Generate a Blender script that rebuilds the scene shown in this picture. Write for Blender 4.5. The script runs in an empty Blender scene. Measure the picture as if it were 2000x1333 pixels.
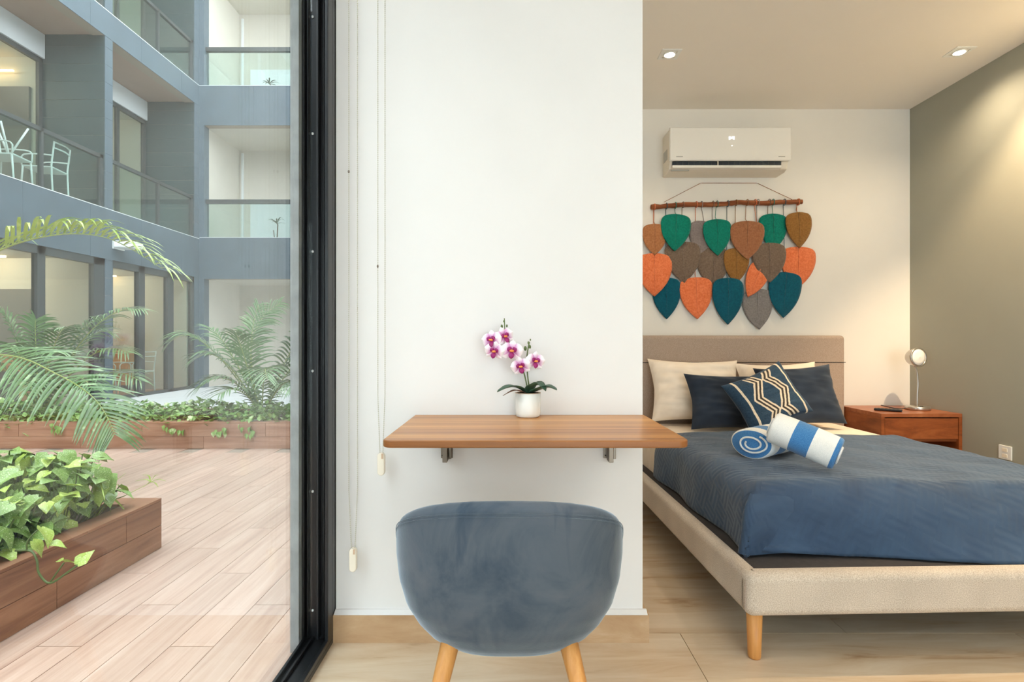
import bpy, math, random
from mathutils import Vector, Matrix, Euler, noise
R = math.radians
sc = bpy.context.scene
col = sc.collection
rnd = random.Random(7)

# ------------------------------------------------------------------ camera, sky, exposure
F = 1080.0; H = 1.05                                   # focal length in px of a 2000 px frame, eye height
cam = bpy.data.cameras.new('camera'); cam.sensor_width = 36; cam.lens = F/2000*36; cam.clip_start = 0.05
co = bpy.data.objects.new('camera', cam); col.objects.link(co)
co.location = (0, 0, H); co.rotation_euler = (R(90), 0, 0); sc.camera = co
w = bpy.data.worlds.new('overcast_sky'); sc.world = w; w.use_nodes = True
w.node_tree.nodes['Background'].inputs[0].default_value = (0.86, 0.94, 1.0, 1)
w.node_tree.nodes['Background'].inputs[1].default_value = 7.0
vs = sc.view_settings
vs.view_transform = 'Standard'; vs.look = 'None'; vs.gamma = 1; vs.use_curve_mapping = False
vs.exposure = 0.0
try:
    sc.cycles.transparent_max_bounces = 24; sc.cycles.max_bounces = 10; sc.cycles.diffuse_bounces = 6
    sc.cycles.sample_clamp_indirect = 6
except Exception: pass

# ------------------------------------------------------------------ helpers
def P(px, py, Y): return Vector(((px-1000)*Y/F, Y, H+(666.5-py)*Y/F))
def lin(c):
    c = c/255.0
    return c/12.92 if c <= 0.04045 else ((c+0.055)/1.055)**2.4
def rgb(r, g, b): return (lin(r), lin(g), lin(b), 1)
M4 = {}
class MB:
    def __init__(s): s.v = []; s.f = []; s.uv = []; s.mi = []
    def face(s, idx, m=0): s.f.append(tuple(idx)); s.mi.append(m)
    def vert(s, p, uv=(0, 0)): s.v.append(Vector(p)); s.uv.append(uv); return len(s.v)-1
    def box(s, x0, x1, y0, y1, z0, z1, m=0):
        b = len(s.v)
        for z in (z0, z1):
            for (x, y) in ((x0, y0), (x1, y0), (x1, y1), (x0, y1)): s.vert((x, y, z))
        for q in ((3, 2, 1, 0), (4, 5, 6, 7), (0, 1, 5, 4), (1, 2, 6, 5), (2, 3, 7, 6), (3, 0, 4, 7)):
            s.face([b+i for i in q], m)
        return s
    def grid(s, fn, nu, nv, closeu=False, mfn=None, flip=False):
        b = len(s.v)
        for j in range(nv+1):
            for i in range(nu+(0 if closeu else 1)):
                u = i/nu; v = j/nv
                s.vert(fn(u, v), (u, v))
        W = nu if closeu else nu+1
        for j in range(nv):
            for i in range(nu):
                a = b+j*W+i; c = b+j*W+(i+1) % W
                q = [a, c, c+W, a+W]
                if flip: q = q[::-1]
                s.face(q, mfn((i+.5)/nu, (j+.5)/nv) if mfn else 0)
        return s
    def tube(s, pts, rad, n=8, caps=True, m=0):
        pts = [Vector(p) for p in pts]; k = len(pts)
        if not isinstance(rad, (list, tuple)): rad = [rad]*k
        b = len(s.v); ref = None
        for i, p in enumerate(pts):
            t = (pts[min(i+1, k-1)]-pts[max(i-1, 0)])
            t = t.normalized() if t.length > 1e-9 else Vector((0, 0, 1))
            if ref is None:
                ref = Vector((0, 0, 1)) if abs(t.z) < .9 else Vector((1, 0, 0))
            a = t.cross(ref); a.normalize(); c = a.cross(t); ref = c
            for q in range(n):
                an = 2*math.pi*q/n
                s.vert(p+(a*math.cos(an)+c*math.sin(an))*rad[i], (q/n, i/max(k-1, 1)))
        for i in range(k-1):
            for q in range(n):
                s.face((b+i*n+q, b+(i+1)*n+q, b+(i+1)*n+(q+1) % n, b+i*n+(q+1) % n), m)
        if caps:
            s.face([b+q for q in range(n)], m)
            s.face([b+(k-1)*n+q for q in range(n)][::-1], m)
        return s
    def lathe(s, prof, n=32, c=(0, 0, 0), m=0):
        c = Vector(c); b = len(s.v)
        for (r, z) in prof:
            for q in range(n):
                an = 2*math.pi*q/n
                s.vert(c+Vector((r*math.cos(an), r*math.sin(an), z)))
        for i in range(len(prof)-1):
            for q in range(n):
                s.face((b+i*n+q, b+i*n+(q+1) % n, b+(i+1)*n+(q+1) % n, b+(i+1)*n+q), m)
        s.face([b+q for q in range(n)][::-1], m); s.face([b+(len(prof)-1)*n+q for q in range(n)], m)
        return s
    def prism(s, poly, z0, z1, m=0):                  # poly in xy, counter-clockwise
        b = len(s.v); n = len(poly)
        for z in (z0, z1):
            for (x, y) in poly: s.vert((x, y, z))
        s.face([b+i for i in range(n)][::-1], m); s.face([b+n+i for i in range(n)], m)
        for i in range(n): s.face((b+i, b+(i+1) % n, b+n+(i+1) % n, b+n+i), m)
        return s
    def prismx(s, poly, x0, x1, m=0):                 # poly in yz
        b = len(s.v); n = len(poly)
        for x in (x0, x1):
            for (y, z) in poly: s.vert((x, y, z))
        s.face([b+i for i in range(n)][::-1], m); s.face([b+n+i for i in range(n)], m)
        for i in range(n): s.face((b+i, b+(i+1) % n, b+n+(i+1) % n, b+n+i), m)
        return s
    def ball(s, c, r, n=8, k=5, sc3=(1, 1, 1)):
        c = Vector(c); b = len(s.v)
        for j in range(1, k):
            ph = math.pi*j/k
            for q in range(n):
                an = 2*math.pi*q/n
                s.vert(c+Vector((r*sc3[0]*math.sin(ph)*math.cos(an), r*sc3[1]*math.sin(ph)*math.sin(an), -r*sc3[2]*math.cos(ph))))
        lo = s.vert(c-Vector((0, 0, r*sc3[2]))); hi = s.vert(c+Vector((0, 0, r*sc3[2])))
        for j in range(k-2):
            for q in range(n): s.face((b+j*n+q, b+j*n+(q+1) % n, b+(j+1)*n+(q+1) % n, b+(j+1)*n+q))
        for q in range(n):
            s.face((lo, b+(q+1) % n, b+q)); s.face((hi, b+(k-2)*n+q, b+(k-2)*n+(q+1) % n))
        return s
    def mesh(s, name, mats, T=None, smooth=False):
        me = bpy.data.meshes.new(name)
        vv = [T @ p for p in s.v] if T is not None else s.v
        me.from_pydata([tuple(p) for p in vv], [], s.f)
        for m in (mats if isinstance(mats, (list, tuple)) else [mats]): me.materials.append(m)
        if any(s.mi): me.polygons.foreach_set('material_index', s.mi)
        ul = me.uv_layers.new(name='UVMap')
        ul.data.foreach_set('uv', [c for l in me.loops for c in s.uv[l.vertex_index]])
        if smooth: me.polygons.foreach_set('use_smooth', [True]*len(me.polygons))
        me.update(); return me
    def build(s, name, mats, parent=None, smooth=False, bev=0, seg=2, world=True, angle=None, sub=0):
        """link as one mesh object; world=True: vertices are world coordinates (a parent's transform is undone)"""
        pm = M4.get(parent.name) if parent else None
        T = pm.inverted() if (pm is not None and world) else None
        me = s.mesh(name, mats, T, smooth)
        o = bpy.data.objects.new(name, me); col.objects.link(o)
        if parent: o.parent = parent; M4[o.name] = pm
        else: M4[o.name] = Matrix.Identity(4)
        if bev:
            b = o.modifiers.new('bevel', 'BEVEL'); b.width = bev; b.segments = seg; b.limit_method = 'ANGLE'; b.angle_limit = R(35)
            me.polygons.foreach_set('use_smooth', [True]*len(me.polygons))
            try:
                b.harden_normals = True
            except Exception: pass
        if sub:
            b = o.modifiers.new('subdivision', 'SUBSURF'); b.levels = sub; b.render_levels = sub
        return o
def tag(o, label=None, cat=None, group=None, kind=None):
    if label: o['label'] = label
    if cat: o['category'] = cat
    if group: o['group'] = group
    if kind: o['kind'] = kind
    return o
def thing(name, loc, label, cat, group=None, rz=0):
    o = bpy.data.objects.new(name, None); col.objects.link(o); o.empty_display_size = .1
    o.location = loc; o.rotation_euler = (0, 0, rz)
    M4[o.name] = Matrix.Translation(loc) @ Matrix.Rotation(rz, 4, 'Z')
    return tag(o, label, cat, group)
def inst(me, name, parent, M):                         # shared-mesh piece at world matrix M
    o = bpy.data.objects.new(name, me); col.objects.link(o)
    if parent: o.parent = parent; o.matrix_local = M4[parent.name].inverted() @ M; M4[o.name] = M
    else: o.matrix_world = M; M4[o.name] = M
    return o
def bez(a, b, c, t): return a*(1-t)**2+b*2*t*(1-t)+c*t*t
def spline(pts, n):                                    # Catmull-Rom through points
    pts = [Vector(p) for p in pts]; out = []
    q = [pts[0]*2-pts[1]]+pts+[pts[-1]*2-pts[-2]]
    for i in range(n+1):
        s = i/n*(len(pts)-1); k = min(int(s), len(pts)-2); t = s-k
        a, b, c, d = q[k:k+4]
        out.append(0.5*((2*b)+(c-a)*t+(2*a-5*b+4*c-d)*t*t+(3*b-a-3*c+d)*t**3))
    return out
def lerp_tab(tab, x):
    if x <= tab[0][0]: return tab[0][1]
    for (a, b), (c, d) in zip(tab, tab[1:]):
        if x <= c: return b+(d-b)*(x-a)/(c-a)
    return tab[-1][1]
def smooth_tab(tab, x):
    if x <= tab[0][0]: return tab[0][1]
    for (a, b), (c, d) in zip(tab, tab[1:]):
        if x <= c:
            t = (x-a)/(c-a); t = t*t*(3-2*t); return b+(d-b)*t
    return tab[-1][1]

# ------------------------------------------------------------------ materials
class Mat:
    def __init__(s, name):
        s.m = bpy.data.materials.new(name); s.m.use_nodes = True; s.nt = s.m.node_tree
        s.b = s.nt.nodes['Principled BSDF']
    def n(s, t, **kw):
        nd = s.nt.nodes.new(t)
        for k, v in kw.items():
            if k.startswith('i_'):
                key = k[2:]; key = int(key) if key.isdigit() else key.replace('_', ' ')
                nd.inputs[key].default_value = v
            else: setattr(nd, k, v)
        return nd
    def l(s, a, b): s.nt.links.new(a, b)
    def set(s, **kw):
        for k, v in kw.items():
            k = k.replace('_', ' ')
            if k in s.b.inputs: s.b.inputs[k].default_value = v
        return s
    def coords(s, scale=(1, 1, 1), src='Object', rand=False, rot=(0, 0, 0)):
        tc = s.n('ShaderNodeTexCoord'); mp = s.n('ShaderNodeMapping')
        mp.inputs['Scale'].default_value = scale; mp.inputs['Rotation'].default_value = rot
        s.l(tc.outputs[src], mp.inputs['Vector'])
        if rand:
            oi = s.n('ShaderNodeObjectInfo'); ml = s.n('ShaderNodeMath', operation='MULTIPLY'); ml.inputs[1].default_value = 37.0
            s.l(oi.outputs['Random'], ml.inputs[0]); s.l(ml.outputs[0], mp.inputs['Location'])
        return mp.outputs[0]
    def ramp(s, fac, stops, interp='LINEAR'):
        r = s.n('ShaderNodeValToRGB'); e = r.color_ramp; e.interpolation = interp
        e.elements[0].position = stops[0][0]; e.elements[0].color = stops[0][1]
        e.elements[1].position = stops[-1][0]; e.elements[1].color = stops[-1][1]
        for p, c in stops[1:-1]:
            q = e.elements.new(p); q.color = c
        s.l(fac, r.inputs[0]); return r.outputs[0]
    def noise(s, vec, scale=5, detail=4, rough=.5, dist=0):
        nd = s.n('ShaderNodeTexNoise'); nd.inputs['Scale'].default_value = scale; nd.inputs['Detail'].default_value = detail
        nd.inputs['Roughness'].default_value = rough; nd.inputs['Distortion'].default_value = dist
        s.l(vec, nd.inputs['Vector']); return nd.outputs['Fac']
    def bump(s, h, strength=.2, dist=.01, normal=None):
        b = s.n('ShaderNodeBump'); b.inputs['Strength'].default_value = strength; b.inputs['Distance'].default_value = dist
        s.l(h, b.inputs['Height']); s.l(b.outputs[0], s.b.inputs['Normal']); return b
    def color(s, c): s.l(c, s.b.inputs['Base Color']); return s
    def mix(s, f, a, b, mode='MIX'):
        m = s.n('ShaderNodeMix', data_type='RGBA', blend_type=mode)
        for x, sk in ((f, m.inputs[0]), (a, m.inputs[6]), (b, m.inputs[7])):
            if hasattr(x, 'links'): s.l(x, sk)
            else: sk.default_value = x
        return m.outputs[2]
def plain(name, c, rough=.5, metal=0, spec=.5, nscale=0, namt=.06, bump=0, **kw):
    M = Mat(name); M.set(Base_Color=c, Roughness=rough, Metallic=metal, Specular_IOR_Level=spec, **kw)
    if nscale:
        f = M.noise(M.coords(), nscale, 5, .6)
        lo = tuple(x*(1-namt) for x in c[:3])+(1,); hi = tuple(min(1, x*(1+namt)) for x in c[:3])+(1,)
        M.color(M.ramp(f, [(.3, lo), (.7, hi)]))
        if bump: M.bump(f, bump, .004)
    return M.m
def streak(name, stops, scale, rough=.5, spec=.4, nscale=1.0, rand=True, dist=.3, bump=.03, detail=6, vary=.12, rot=(0, 0, 0)):
    M = Mat(name); v = M.coords(scale, rand=rand, rot=rot); f = M.noise(v, nscale, detail, .62, dist)
    c = M.ramp(f, stops)
    if rand and vary:
        oi = M.n('ShaderNodeObjectInfo'); mr = M.n('ShaderNodeMapRange'); mr.inputs['To Min'].default_value = 1-vary; mr.inputs['To Max'].default_value = 1+vary*.4
        M.l(oi.outputs['Random'], mr.inputs[0])
        cb = M.n('ShaderNodeCombineColor')
        for i in range(3): M.l(mr.outputs[0], cb.inputs[i])
        c = M.mix(1.0, c, cb.outputs[0], 'MULTIPLY')
    M.color(c); M.set(Roughness=rough, Specular_IOR_Level=spec)
    if bump: M.bump(f, bump, .004)
    return M.m
def fabric(name, c1, c2, scale=250, rough=.95, sheen=.2, bump=.25, big=0, stretch=(1, 1, 1)):
    M = Mat(name); v = M.coords(stretch); f = M.noise(v, scale, 2, .6); c = M.ramp(f, [(.3, c1), (.7, c2)])
    if big:
        g = M.noise(M.coords(), big, 3, .5); g2 = M.ramp(g, [(.35, (.86, .86, .86, 1)), (.65, (1, 1, 1, 1))]); c = M.mix(1.0, c, g2, 'MULTIPLY')
    M.color(c); M.set(Roughness=rough, Specular_IOR_Level=.15, Sheen_Weight=sheen); M.bump(f, bump, .002)
    return M.m
def glass(name, tint=(.97, .99, .98, 1), r0=.04):
    M = Mat(name); M.nt.nodes.remove(M.b)
    t = M.n('ShaderNodeBsdfTransparent'); t.inputs[0].default_value = tint
    g = M.n('ShaderNodeBsdfGlossy'); g.inputs['Roughness'].default_value = .005
    lw = M.n('ShaderNodeLayerWeight'); lw.inputs[0].default_value = .5
    p = M.n('ShaderNodeMath', operation='POWER'); p.inputs[1].default_value = 5; M.l(lw.outputs['Facing'], p.inputs[0])
    q = M.n('ShaderNodeMath', operation='MULTIPLY_ADD'); q.inputs[1].default_value = 1-r0; q.inputs[2].default_value = r0; M.l(p.outputs[0], q.inputs[0])
    mx = M.n('ShaderNodeMixShader'); M.l(q.outputs[0], mx.inputs[0]); M.l(t.outputs[0], mx.inputs[1]); M.l(g.outputs[0], mx.inputs[2])
    M.l(mx.outputs[0], M.nt.nodes['Material Output'].inputs[0]); return M.m
def emit(name, c, s):
    M = Mat(name); M.set(Base_Color=c, Emission_Color=c, Emission_Strength=s); return M.m
m = {}
m['white_wall'] = plain('white_plaster', rgb(230, 229, 227), .75, spec=.2, nscale=3, namt=.015)
m['back_wall'] = plain('warm_white_plaster', rgb(230, 227, 220), .75, spec=.2, nscale=3, namt=.015)
m['grey_wall'] = plain('sage_grey_paint', rgb(156, 156, 144), .6, spec=.25, nscale=3, namt=.02)
m['ceiling'] = plain('ceiling_paint', rgb(238, 233, 226), .8, spec=.2, nscale=2, namt=.01)
m['travertine'] = streak('travertine', [(.26, rgb(166, 134, 100)), (.41, rgb(206, 182, 152)), (.6, rgb(218, 200, 174)), (.8, rgb(228, 213, 190))], (1.1, 7, 1), .22, .5, 1.6, True, .6, .01, 8, .06)
m['skirt'] = streak('travertine_skirting', [(.3, rgb(176, 140, 104)), (.6, rgb(196, 164, 128)), (.8, rgb(212, 188, 156))], (3, 1, 9), .35, .4, 1.5, False, .5, .01)
m['deck'] = streak('wood_look_tile', [(.25, rgb(176, 142, 126)), (.45, rgb(200, 168, 150)), (.6, rgb(211, 182, 165)), (.8, rgb(222, 198, 184))], (26, 1.3, 1), .35, .45, 1.2, True, .5, .02, 7, .10)
m['grout'] = plain('grout', rgb(170, 155, 140), .9)
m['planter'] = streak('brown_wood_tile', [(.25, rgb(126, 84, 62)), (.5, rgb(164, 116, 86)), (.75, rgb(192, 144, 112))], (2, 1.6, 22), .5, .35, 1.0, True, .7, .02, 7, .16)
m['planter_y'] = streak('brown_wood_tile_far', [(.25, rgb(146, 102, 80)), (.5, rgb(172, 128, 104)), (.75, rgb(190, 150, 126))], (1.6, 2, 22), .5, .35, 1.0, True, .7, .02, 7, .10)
m['soil'] = plain('soil', rgb(66, 50, 38), .95, nscale=30, namt=.4, bump=.4)
m['black_metal'] = plain('black_aluminium', rgb(22, 24, 27), .32, metal=.0, spec=.5)
m['screw'] = plain('screw_steel', rgb(200, 200, 200), .25, metal=1)
m['concrete'] = plain('grey_concrete', rgb(172, 174, 174), .9, nscale=14, namt=.18, bump=.4)
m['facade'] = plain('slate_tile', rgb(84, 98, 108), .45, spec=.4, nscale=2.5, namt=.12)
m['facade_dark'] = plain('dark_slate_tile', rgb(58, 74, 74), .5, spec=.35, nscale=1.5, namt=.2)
m['soffit'] = plain('brown_soffit', rgb(176, 150, 134), .8, nscale=2, namt=.05)
m['cream'] = plain('cream_plaster', rgb(206, 200, 188), .85, nscale=2, namt=.03)
m['cool_white'] = plain('cool_white_plaster', rgb(222, 226, 228), .8)
m['rail_metal'] = plain('dark_grey_rail', rgb(58, 64, 64), .5)
m['glass'] = glass('window_glass', (.97, .99, .98, 1), .065)
m['far_glass'] = glass('far_glass', (.80, .86, .84, 1), .05)
m['rail_glass'] = glass('railing_glass', (.84, .92, .90, 1), .06)
m['grey_door'] = plain('grey_door', rgb(110, 106, 100), .5)
m['terrace'] = plain('pale_terrace', rgb(196, 198, 198), .6, nscale=4, namt=.05)
m['white_paint'] = plain('white_painted_metal', rgb(232, 234, 232), .4)
m['warm_strip'] = emit('warm_led_strip', (1, .62, .30, 1), 14)
m['led'] = emit('downlight_glow', (1, .86, .68, 1), 30)
m['lamp_white'] = plain('lamp_diffuser', rgb(246, 244, 238), .4)
m['silver'] = plain('satin_silver', rgb(196, 192, 186), .28, metal=.9)
m['steel'] = plain('brushed_nickel', rgb(138, 128, 116), .4, metal=.7)
m['plastic'] = plain('cream_plastic', rgb(240, 232, 214), .4)
m['bead'] = plain('bead_plastic', rgb(206, 204, 190), .45)
m['ac'] = plain('ac_white_plastic', rgb(236, 234, 228), .3, spec=.5)
m['ac_shade'] = plain('ac_cream_plastic', rgb(224, 216, 202), .4)
m['ac_dark'] = plain('ac_dark_blade', rgb(24, 38, 50), .4)
m['ac_grey'] = plain('ac_grey_print', rgb(176, 174, 168), .5)
m['ac_led'] = emit('display_glow', (1, 1, 1, 1), 1.2)
m['black_plastic'] = plain('black_plastic', rgb(24, 24, 26), .4)
m['pot'] = plain('white_ceramic', rgb(238, 237, 232), .25)
m['gold'] = plain('pot_rim_tan', rgb(206, 178, 150), .4)
m['stem'] = plain('green_stem', rgb(96, 112, 62), .5)
m['orchid_leaf'] = plain('dark_green_leaf', rgb(62, 92, 72), .4, nscale=12, namt=.2)
m['bark_root'] = plain('brown_root', rgb(110, 82, 66), .7)
m['stick'] = streak('driftwood', [(.25, rgb(84, 42, 22)), (.5, rgb(134, 74, 42)), (.75, rgb(178, 116, 74))], (2, 20, 20), .7, .3, 2.0, False, .4, .3)
m['leg_wood'] = streak('light_beech', [(.25, rgb(186, 124, 62)), (.5, rgb(212, 150, 84)), (.75, rgb(228, 172, 106))], (40, 40, 3), .4, .4, 1.0, False, .3, .02)
m['platform'] = plain('dark_platform_fabric', rgb(58, 55, 56), .95, nscale=60, namt=.15)
m['oat'] = fabric('oatmeal_linen', rgb(178, 162, 144), rgb(226, 214, 198), 330, .95, .2, .3, 5)
m['taupe'] = fabric('taupe_linen', rgb(152, 134, 120), rgb(182, 164, 150), 260, .95, .25, .3)
m['sheet'] = fabric('cream_cotton', rgb(236, 222, 204), rgb(248, 236, 220), 8, .9, .1, .25, 0, (1, 3, 1))
m['navy_cotton'] = fabric('navy_cotton', rgb(38, 47, 60), rgb(50, 61, 77), 7, .9, .2, .25, 0, (1, 2, 1))
m['teal_navy'] = fabric('teal_navy_weave', rgb(40, 62, 82), rgb(56, 80, 102), 160, .95, .15, .3)
m['cream_yarn'] = fabric('cream_yarn', rgb(222, 204, 178), rgb(240, 226, 204), 200, .95, .1, .3)
m['dark_weave'] = fabric('charcoal_weave', rgb(52, 48, 46), rgb(76, 70, 66), 200, .95, .1, .3)
m['towel_white'] = fabric('white_terry', rgb(226, 228, 226), rgb(248, 248, 244), 420, 1, .3, .6)
m['towel_blue'] = fabric('blue_terry', rgb(48, 108, 168), rgb(86, 144, 198), 420, 1, .3, .6)
def mk_velvet():
    M = Mat('blue_grey_velvet'); v = M.coords(); f = M.noise(v, 5.0, 5, .62, .8); g = M.noise(M.coords((3, 3, 1.2)), 2.2, 3, .6, 1.2)
    c1 = M.ramp(f, [(.32, rgb(56, 69, 83)), (.5, rgb(82, 91, 101)), (.68, rgb(95, 100, 108))])
    g2 = M.ramp(g, [(.33, (.62, .70, .78, 1)), (.46, (1, 1, 1, 1))])
    M.color(M.mix(1.0, c1, g2, 'MULTIPLY')); M.set(Roughness=.85, Specular_IOR_Level=.2, Sheen_Weight=.75, Sheen_Roughness=.35)
    M.b.inputs['Sheen Tint'].default_value = (.72, .86, 1, 1)
    M.bump(M.noise(v, 220, 2), .12, .002); return M.m
m['velvet'] = mk_velvet()
def mk_quilt():
    M = Mat('navy_quilt'); v = M.coords((1, 1, 1), 'UV')
    ck = M.n('ShaderNodeTexChecker'); ck.inputs['Scale'].default_value = 11; rot = M.n('ShaderNodeMapping'); rot.inputs['Rotation'].default_value = (0, 0, R(32))
    M.l(v, rot.inputs[0]); M.l(rot.outputs[0], ck.inputs['Vector'])
    def wv(ang, sc_):
        a = M.n('ShaderNodeMapping'); a.inputs['Rotation'].default_value = (0, 0, R(ang)); M.l(v, a.inputs[0])
        q = M.n('ShaderNodeTexWave', wave_type='BANDS', bands_direction='X'); q.inputs['Scale'].default_value = sc_; q.inputs['Distortion'].default_value = .6
        q.inputs['Detail'].default_value = 1; M.l(a.outputs[0], q.inputs['Vector']); return q.outputs['Fac']
    h = M.mix(ck.outputs['Fac'], wv(25, 12), wv(-65, 9))
    big = M.noise(v, 4.5, 4, .6, .6)
    ad = M.n('ShaderNodeMath', operation='MULTIPLY_ADD'); ad.inputs[1].default_value = 2.2; M.l(big, ad.inputs[0]); M.l(h, ad.inputs[2])
    c = M.ramp(big, [(.3, rgb(52, 70, 94)), (.7, rgb(66, 88, 114))])
    M.color(c); M.set(Roughness=.82, Specular_IOR_Level=.25, Sheen_Weight=.3, Sheen_Roughness=.4); M.bump(ad.outputs[0], .22, .006); return M.m
m['quilt'] = mk_quilt()
def mk_desk():
    M = Mat('teak_veneer'); tc = M.n('ShaderNodeTexCoord'); mp = M.n('ShaderNodeMapping'); mp.inputs['Scale'].default_value = (.9, 26, 26); M.l(tc.outputs['Object'], mp.inputs[0])
    f = M.noise(mp.outputs[0], 1.0, 7, .6, .35)
    mp2 = M.n('ShaderNodeMapping'); mp2.inputs['Scale'].default_value = (.25, 15, 15); M.l(tc.outputs['Object'], mp2.inputs[0])
    g = M.noise(mp2.outputs[0], 1.0, 1, .4, .1)
    c = M.ramp(f, [(.25, rgb(134, 84, 44)), (.42, rgb(176, 118, 64)), (.58, rgb(198, 142, 82)), (.78, rgb(222, 172, 108))])
    g2 = M.ramp(g, [(.34, (.70, .62, .54, 1)), (.5, (1, 1, 1, 1)), (.68, (1.0, 1.0, .92, 1))])
    M.color(M.mix(1.0, c, g2, 'MULTIPLY')); M.set(Roughness=.33, Specular_IOR_Level=.4); return M.m
m['desk'] = mk_desk()
m['desk_edge'] = streak('teak_edge', [(.3, rgb(120, 72, 34)), (.7, rgb(158, 100, 52))], (2, 30, 30), .4, .4, 1, False)
m['walnut'] = streak('red_walnut', [(.25, rgb(92, 44, 20)), (.5, rgb(140, 76, 38)), (.75, rgb(172, 102, 56))], (3, 3, 14), .4, .4, 1.2, False, .9, .02, 6, 0, (0, R(24), 0))
m['walnut_top'] = streak('red_walnut_top', [(.25, rgb(120, 62, 34)), (.5, rgb(156, 92, 56)), (.75, rgb(180, 116, 74))], (3, 16, 3), .35, .45, 1.2, False, .6, .02, 6, 0)
def mk_leaf(name, c1, c2, c3, sc_=9, rough=.35):
    M = Mat(name); f = M.noise(M.coords((1, 1, 1), rand=True), sc_, 4, .6, .4)
    c = M.ramp(f, [(.30, c1), (.48, c2), (.58, c2), (.66, c3)])
    M.color(c); M.set(Roughness=rough, Specular_IOR_Level=.45)
    M.b.inputs['Subsurface Weight'].default_value = 0.0
    return M.m
m['pothos'] = mk_leaf('pothos_leaf', rgb(84, 122, 58), rgb(136, 166, 84), rgb(222, 228, 194), 22)
m['pothos_lime'] = mk_leaf('lime_pothos_leaf', rgb(140, 166, 68), rgb(176, 196, 92), rgb(226, 230, 180), 14)
m['pothos_far'] = mk_leaf('far_pothos_leaf', rgb(84, 122, 62), rgb(136, 172, 92), rgb(216, 224, 178), 7)
m['palm_lime'] = mk_leaf('lime_palm_leaf', rgb(128, 158, 60), rgb(168, 190, 90), rgb(196, 214, 130), 5, .3)  # lime green leaf colour of the upper frond
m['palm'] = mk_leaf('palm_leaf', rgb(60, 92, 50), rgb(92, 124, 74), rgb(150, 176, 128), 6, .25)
m['palm_far'] = mk_leaf('far_palm_leaf', rgb(70, 104, 62), rgb(102, 134, 86), rgb(158, 182, 138), 3, .3)
m['rachis'] = plain('palm_rachis', rgb(150, 164, 88), .45)

# ------------------------------------------------------------------ room shell
WY = 1.948; WX0, WX1 = -.62, .46; BY = 3.857; RX = 2.775; CZ = 2.668; RY = -2.6
def struct(name, mb, mat, parent=None, label=None, **kw):
    o = mb.build(name, mat, parent, **kw)
    return tag(o, label, None, None, 'structure') if not parent else o
struct('wall_partition', MB().box(WX0, WX1, WY, BY+.12, 0, CZ), m['white_wall'], label='white partition wall behind the desk')
struct('wall_back', MB().box(WX1, RX+.12, BY, BY+.12, 0, CZ), m['back_wall'], label='warm white wall behind the bed')
struct('wall_right', MB().box(RX, RX+.12, RY-.12, BY, 0, CZ), m['grey_wall'], label='sage grey painted wall beside the nightstand')
struct('ceiling', MB().box(-.79, RX+.12, RY-.12, BY+.12, CZ, CZ+.2), m['ceiling'], label='off white plaster ceiling')
# rear wall behind the viewer, with an unseen window added for soft frontal daylight
rear = struct('wall_rear', MB().box(-.79, -.5, RY-.12, RY, 0, CZ).box(2.5, RX, RY-.12, RY, 0, CZ).box(-.5, 2.5, RY-.12, RY, 2.5, CZ).box(-.5, 2.5, RY-.12, RY, 0, .05), m['white_wall'], label='white rear wall with an added unseen window opening')
wf = MB().box(-.5, 2.5, RY-.09, RY-.03, .05, .11).box(-.5, 2.5, RY-.09, RY-.03, 2.44, 2.5)
for x in (-.5, .47, 1.47, 2.44): wf.box(x, x+.06, RY-.09, RY-.03, .11, 2.44)
w1 = struct('fill_window_1', wf, m['black_metal'], label='unseen black framed rear window added for fill daylight')
MB().box(-.44, 2.44, RY-.064, RY-.056, .11, 2.44).build('pane', m['glass'], w1)
# floor slab and travertine tiles
fl = struct('floor', MB().box(-.63, RX+.12, RY-.12, BY+.12, -.12, -.006), m['grout'], label='polished beige travertine tile floor')
jy = 1.986; k0 = math.floor((RY-jy)/.625)
tile_cache = {}
for k in range(k0, 4):
    y0 = max(jy+k*.625, RY); y1 = min(jy+(k+1)*.625, BY)
    if y1-y0 < .02: continue
    off = .603 if k % 2 else .603-.6
    for i in range(-3, 4):
        x0 = max(off+i*1.2, -.63); x1 = min(off+(i+1)*1.2, RX)
        if x1 < -.5: continue
        if x0 < -.5: x0 = -.63
        if x1-x0 < .03: continue
        key = (round(x1-x0, 3), round(y1-y0, 3))
        if key not in tile_cache:
            a, b = key; tile_cache[key] = MB().box(.0012, a-.0012, .0012, b-.0012, -.02, 0).mesh('floor_tile', m['travertine'])
        inst(tile_cache[key], 'floor_tile', fl, Matrix.Translation((x0, y0, 0)))
# skirting of the partition
sk = MB().box(WX0-.005, .477, 1.922, WY, 0, .096).box(WX1, .477, WY, BY, 0, .096)
struct('baseboard_partition', sk, m['skirt'], label='beige travertine skirting under the partition wall')
cap = MB().prismx([(1.922, .0965), (WY, .0965), (WY, .107), (1.940, .107)], WX0, .472)
struct('trim_1', cap, m['white_wall'], label='white plaster fillet on top of the skirting')
struct('baseboard_back', MB().box(.477, RX, BY-.015, BY, 0, .08), m['white_wall'], label='low white skirting behind the bed')

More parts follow.
